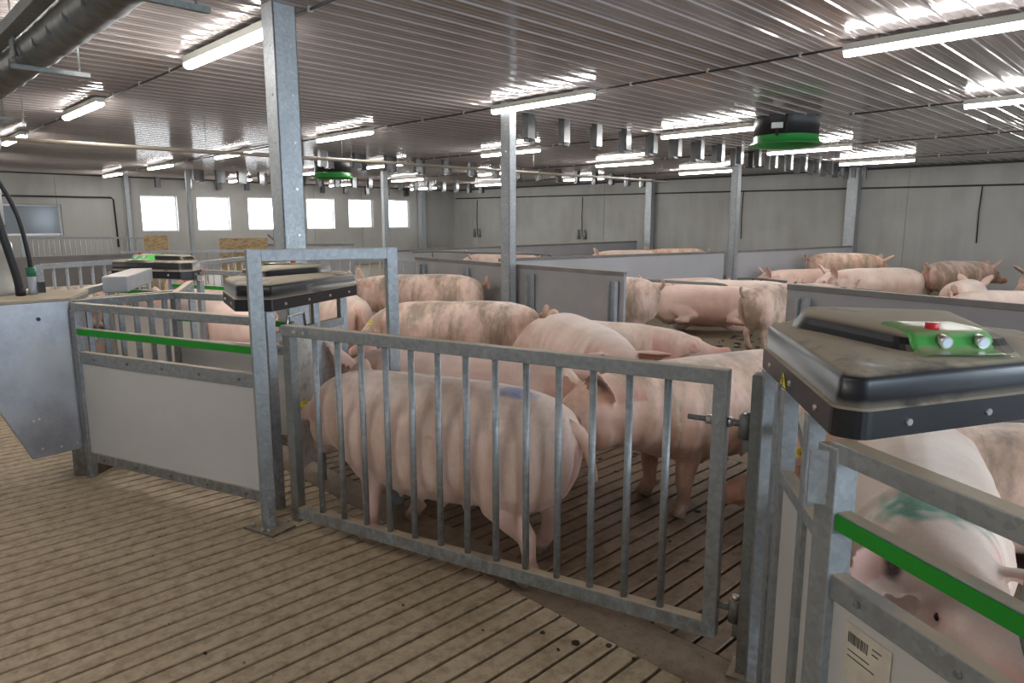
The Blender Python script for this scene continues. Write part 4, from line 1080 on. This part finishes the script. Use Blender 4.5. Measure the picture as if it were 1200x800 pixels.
    if tagcol:
        s = tagside
        tg0 = [Vector((.80, s * .19, .835 + dz)), Vector((.86, s * .235, .90 + dz))]
    for v in tb.verts: v.co = warp(v.co)
    if roll or lying:
        zmin = min(v.co.z for v in tb.verts)
        for v in tb.verts: v.co.z = max(.004, v.co.z - (zmin if roll else 0))
        eloc = [e - Vector((0, 0, zmin if roll else 0)) for e in eloc]
    tb.to_mesh(me2); 
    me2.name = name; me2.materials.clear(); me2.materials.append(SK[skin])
    for p in me2.polygons: p.use_smooth = True
    from mathutils.bvhtree import BVHTree
    bvh = BVHTree.FromBMesh(tb); 
    o = bpy.data.objects.new(name, me2); COL.objects.link(o); o.location = (loc[0], loc[1], 0); o.rotation_euler.z = R(heading); o.scale = (scale * xs, scale, scale * zs)
    tag(o, label, 'pig', group)
    if eyes:
        for s, e in zip((-1, 1), eloc):
            hit = bvh.find_nearest(e); c = hit[0] - hit[1] * .006 if hit[0] else e
            eb = bmesh.new(); bmesh.ops.create_uvsphere(eb, u_segments=14, v_segments=10, radius=.0145)
            m_ = bpy.data.meshes.new('eye'); eb.to_mesh(m_); eb.free(); m_.materials.append(M['eye'])
            for p in m_.polygons: p.use_smooth = True
            eo = bpy.data.objects.new('eye', m_); COL.objects.link(eo); eo.parent = o; eo.location = c
    if tagcol:
        src = warp(Vector((.86, tagside * .20, .85 + dz))); hit = bvh.find_nearest(src + Vector((.06, tagside * .06, .02)))
        n_ = hit[1]; c = hit[0] + n_ * .004; up_ = Vector((0, 0, 1)); a = n_.cross(up_).normalized(); b_ = a.cross(n_).normalized()
        q = MB(); w_, h_, t_ = .030, .022, .003; pts = []
        for k in (0, 1):
            for u, v in ((-1, -1), (1, -1), (1, .7), (.5, 1), (-.5, 1), (-1, .7)): pts.append(c + a * u * w_ + b_ * v * h_ + n_ * t_ * k)
        q.hull(pts, [(5,4,3,2,1,0), (6,7,8,9,10,11)] + [(i, (i + 1) % 6, 6 + (i + 1) % 6, 6 + i) for i in range(6)])
        def sub(mb, nm, mt, par):
            bmesh.ops.recalc_face_normals(mb.bm, faces=mb.bm.faces); m_ = bpy.data.meshes.new(nm); mb.bm.to_mesh(m_); mb.bm.free(); m_.materials.append(mt)
            oo = bpy.data.objects.new(nm, m_); COL.objects.link(oo); oo.parent = par; return oo
        to = sub(q, 'ear_tag', M['yellow'], o); to['label'] = 'yellow ear tag'
        ik = MB()
        for u in (-.6, -.15, .3):
            ik.beam(c + a * (u * w_) + b_ * (-.3 * h_) + n_ * (t_ + .0006), c + a * (u * w_) + b_ * (.45 * h_) + n_ * (t_ + .0006), .004, .001, up=tuple(n_))
            ik.beam(c + a * (u * w_ - .003) + b_ * (.45 * h_) + n_ * (t_ + .0006), c + a * (u * w_ + .006) + b_ * (.45 * h_) + n_ * (t_ + .0006), .003, .001, up=tuple(n_))
        sub(ik, 'tag_marks', M['ink'], to)
    tb.free()
    return o
BLUE, GREEN_, RED_ = (.07, .20, .62), (.03, .33, .22), (.85, .30, .28)
EAR_HOLE = [((.84, s * .155, .80), (.05, .035, .05), (.10, .04, .03), .9) for s in (-1, 1)]
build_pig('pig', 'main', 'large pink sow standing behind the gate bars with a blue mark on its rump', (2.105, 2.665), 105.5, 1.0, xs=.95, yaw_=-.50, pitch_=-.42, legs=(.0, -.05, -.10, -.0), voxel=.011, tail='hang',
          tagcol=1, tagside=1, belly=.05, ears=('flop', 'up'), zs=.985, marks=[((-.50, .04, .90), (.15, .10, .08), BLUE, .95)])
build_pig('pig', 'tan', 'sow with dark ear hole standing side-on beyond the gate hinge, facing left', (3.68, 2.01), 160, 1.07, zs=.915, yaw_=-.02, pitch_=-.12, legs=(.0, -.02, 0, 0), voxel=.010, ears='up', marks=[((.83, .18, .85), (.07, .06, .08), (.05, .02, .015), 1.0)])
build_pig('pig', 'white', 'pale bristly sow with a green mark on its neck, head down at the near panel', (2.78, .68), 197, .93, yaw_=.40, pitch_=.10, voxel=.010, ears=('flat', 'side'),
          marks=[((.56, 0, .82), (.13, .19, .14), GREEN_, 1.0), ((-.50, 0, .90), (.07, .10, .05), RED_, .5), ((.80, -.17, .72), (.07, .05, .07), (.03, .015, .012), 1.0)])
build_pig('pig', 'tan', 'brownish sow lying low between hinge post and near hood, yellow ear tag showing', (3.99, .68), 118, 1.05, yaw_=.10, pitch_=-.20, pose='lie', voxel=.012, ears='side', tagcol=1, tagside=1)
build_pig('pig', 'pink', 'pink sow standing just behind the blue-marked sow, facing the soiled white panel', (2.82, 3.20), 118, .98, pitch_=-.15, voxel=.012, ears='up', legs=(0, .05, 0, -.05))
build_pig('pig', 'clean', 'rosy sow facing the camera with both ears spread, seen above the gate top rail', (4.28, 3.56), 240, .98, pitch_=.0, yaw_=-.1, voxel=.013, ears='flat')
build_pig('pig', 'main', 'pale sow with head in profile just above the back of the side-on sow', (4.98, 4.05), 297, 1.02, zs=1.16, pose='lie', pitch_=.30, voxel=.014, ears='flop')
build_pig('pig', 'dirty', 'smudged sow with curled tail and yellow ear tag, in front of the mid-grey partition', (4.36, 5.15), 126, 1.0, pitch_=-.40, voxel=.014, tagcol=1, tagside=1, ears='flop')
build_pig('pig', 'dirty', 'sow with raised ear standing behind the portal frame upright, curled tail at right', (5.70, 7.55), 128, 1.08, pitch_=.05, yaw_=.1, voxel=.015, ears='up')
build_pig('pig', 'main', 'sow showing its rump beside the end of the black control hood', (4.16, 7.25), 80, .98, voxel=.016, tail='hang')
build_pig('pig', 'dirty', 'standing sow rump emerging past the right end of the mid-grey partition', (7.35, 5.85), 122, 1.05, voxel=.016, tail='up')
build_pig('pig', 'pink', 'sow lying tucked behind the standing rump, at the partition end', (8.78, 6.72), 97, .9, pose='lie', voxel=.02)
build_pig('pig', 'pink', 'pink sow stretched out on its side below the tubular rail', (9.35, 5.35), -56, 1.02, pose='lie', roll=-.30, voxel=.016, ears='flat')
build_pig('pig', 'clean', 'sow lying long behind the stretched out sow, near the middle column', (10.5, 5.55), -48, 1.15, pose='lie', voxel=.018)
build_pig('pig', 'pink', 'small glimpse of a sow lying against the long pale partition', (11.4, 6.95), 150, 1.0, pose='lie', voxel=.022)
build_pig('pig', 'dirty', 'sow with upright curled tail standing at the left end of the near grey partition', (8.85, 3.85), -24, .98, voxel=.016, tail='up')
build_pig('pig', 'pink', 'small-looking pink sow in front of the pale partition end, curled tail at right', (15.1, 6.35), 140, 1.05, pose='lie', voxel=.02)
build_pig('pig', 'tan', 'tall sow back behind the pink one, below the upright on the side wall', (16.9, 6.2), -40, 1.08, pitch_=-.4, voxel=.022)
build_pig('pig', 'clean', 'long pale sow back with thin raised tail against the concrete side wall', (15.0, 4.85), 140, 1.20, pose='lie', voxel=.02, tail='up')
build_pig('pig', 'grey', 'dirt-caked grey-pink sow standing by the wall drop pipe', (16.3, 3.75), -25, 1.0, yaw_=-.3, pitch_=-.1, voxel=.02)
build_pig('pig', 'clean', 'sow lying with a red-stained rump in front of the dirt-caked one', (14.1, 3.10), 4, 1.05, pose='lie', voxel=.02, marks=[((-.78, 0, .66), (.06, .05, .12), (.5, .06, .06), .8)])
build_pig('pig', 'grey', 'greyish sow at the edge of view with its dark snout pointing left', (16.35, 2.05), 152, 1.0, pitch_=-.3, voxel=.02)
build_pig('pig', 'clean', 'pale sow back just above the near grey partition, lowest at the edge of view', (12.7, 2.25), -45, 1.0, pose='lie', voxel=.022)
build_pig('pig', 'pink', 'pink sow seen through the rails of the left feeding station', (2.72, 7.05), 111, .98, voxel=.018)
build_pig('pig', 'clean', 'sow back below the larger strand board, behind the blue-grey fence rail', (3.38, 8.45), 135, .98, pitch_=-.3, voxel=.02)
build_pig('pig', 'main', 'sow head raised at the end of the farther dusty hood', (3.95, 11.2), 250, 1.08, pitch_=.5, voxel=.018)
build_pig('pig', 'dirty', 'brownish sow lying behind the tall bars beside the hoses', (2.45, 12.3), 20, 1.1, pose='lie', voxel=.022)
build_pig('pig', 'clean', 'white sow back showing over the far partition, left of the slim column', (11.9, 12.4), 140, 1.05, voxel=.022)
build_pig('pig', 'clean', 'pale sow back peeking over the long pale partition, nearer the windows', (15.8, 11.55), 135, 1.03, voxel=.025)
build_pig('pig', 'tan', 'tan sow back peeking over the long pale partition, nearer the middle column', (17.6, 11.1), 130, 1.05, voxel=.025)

# ------------------------------------------------------------------ droppings trodden onto the floor
random.seed(11)
db = bmesh.new()
def clump(x, y, r_):
    g = bmesh.ops.create_icosphere(db, subdivisions=2, radius=1)
    sx, sy, a = r_ * random.uniform(.7, 1.5), r_ * random.uniform(.7, 1.3), random.uniform(0, 3.1)
    for v in g['verts']:
        k = 1 + .35 * noise.noise(v.co * 2.2 + Vector((x * 9, y * 9, 0))); X_, Y_ = v.co.x * sx * k, v.co.y * sy * k
        v.co = Vector((x + X_ * math.cos(a) - Y_ * math.sin(a), y + X_ * math.sin(a) + Y_ * math.cos(a), max(.0005, .002 + v.co.z * r_ * .35 * k)))
for x, y, r_ in ((1.88, 1.74, .011), (1.92, 1.60, .017), (2.00, 1.50, .015), (1.84, 1.62, .008), (2.00, 1.38, .010), (1.72, 1.92, .006), (1.60, 2.3, .006), (.86, 2.55, .010), (1.9, 1.86, .006)): clump(x, y, r_)
for i in range(110): clump(random.uniform(7.2, 9.6), random.uniform(3.0, 4.9), random.uniform(.012, .045))
for i in range(60): clump(random.uniform(2.6, 5.8), random.uniform(1.3, 4.2), random.uniform(.008, .02))
me = bpy.data.meshes.new('droppings'); db.to_mesh(me); db.free(); me.materials.append(simple('dark_droppings', (.035, .024, .014), .75))
for p in me.polygons: p.use_smooth = True
o = bpy.data.objects.new('droppings', me); COL.objects.link(o); tag(o, 'dark droppings scattered over the slats and the lying area floor', 'droppings', None, 'stuff')
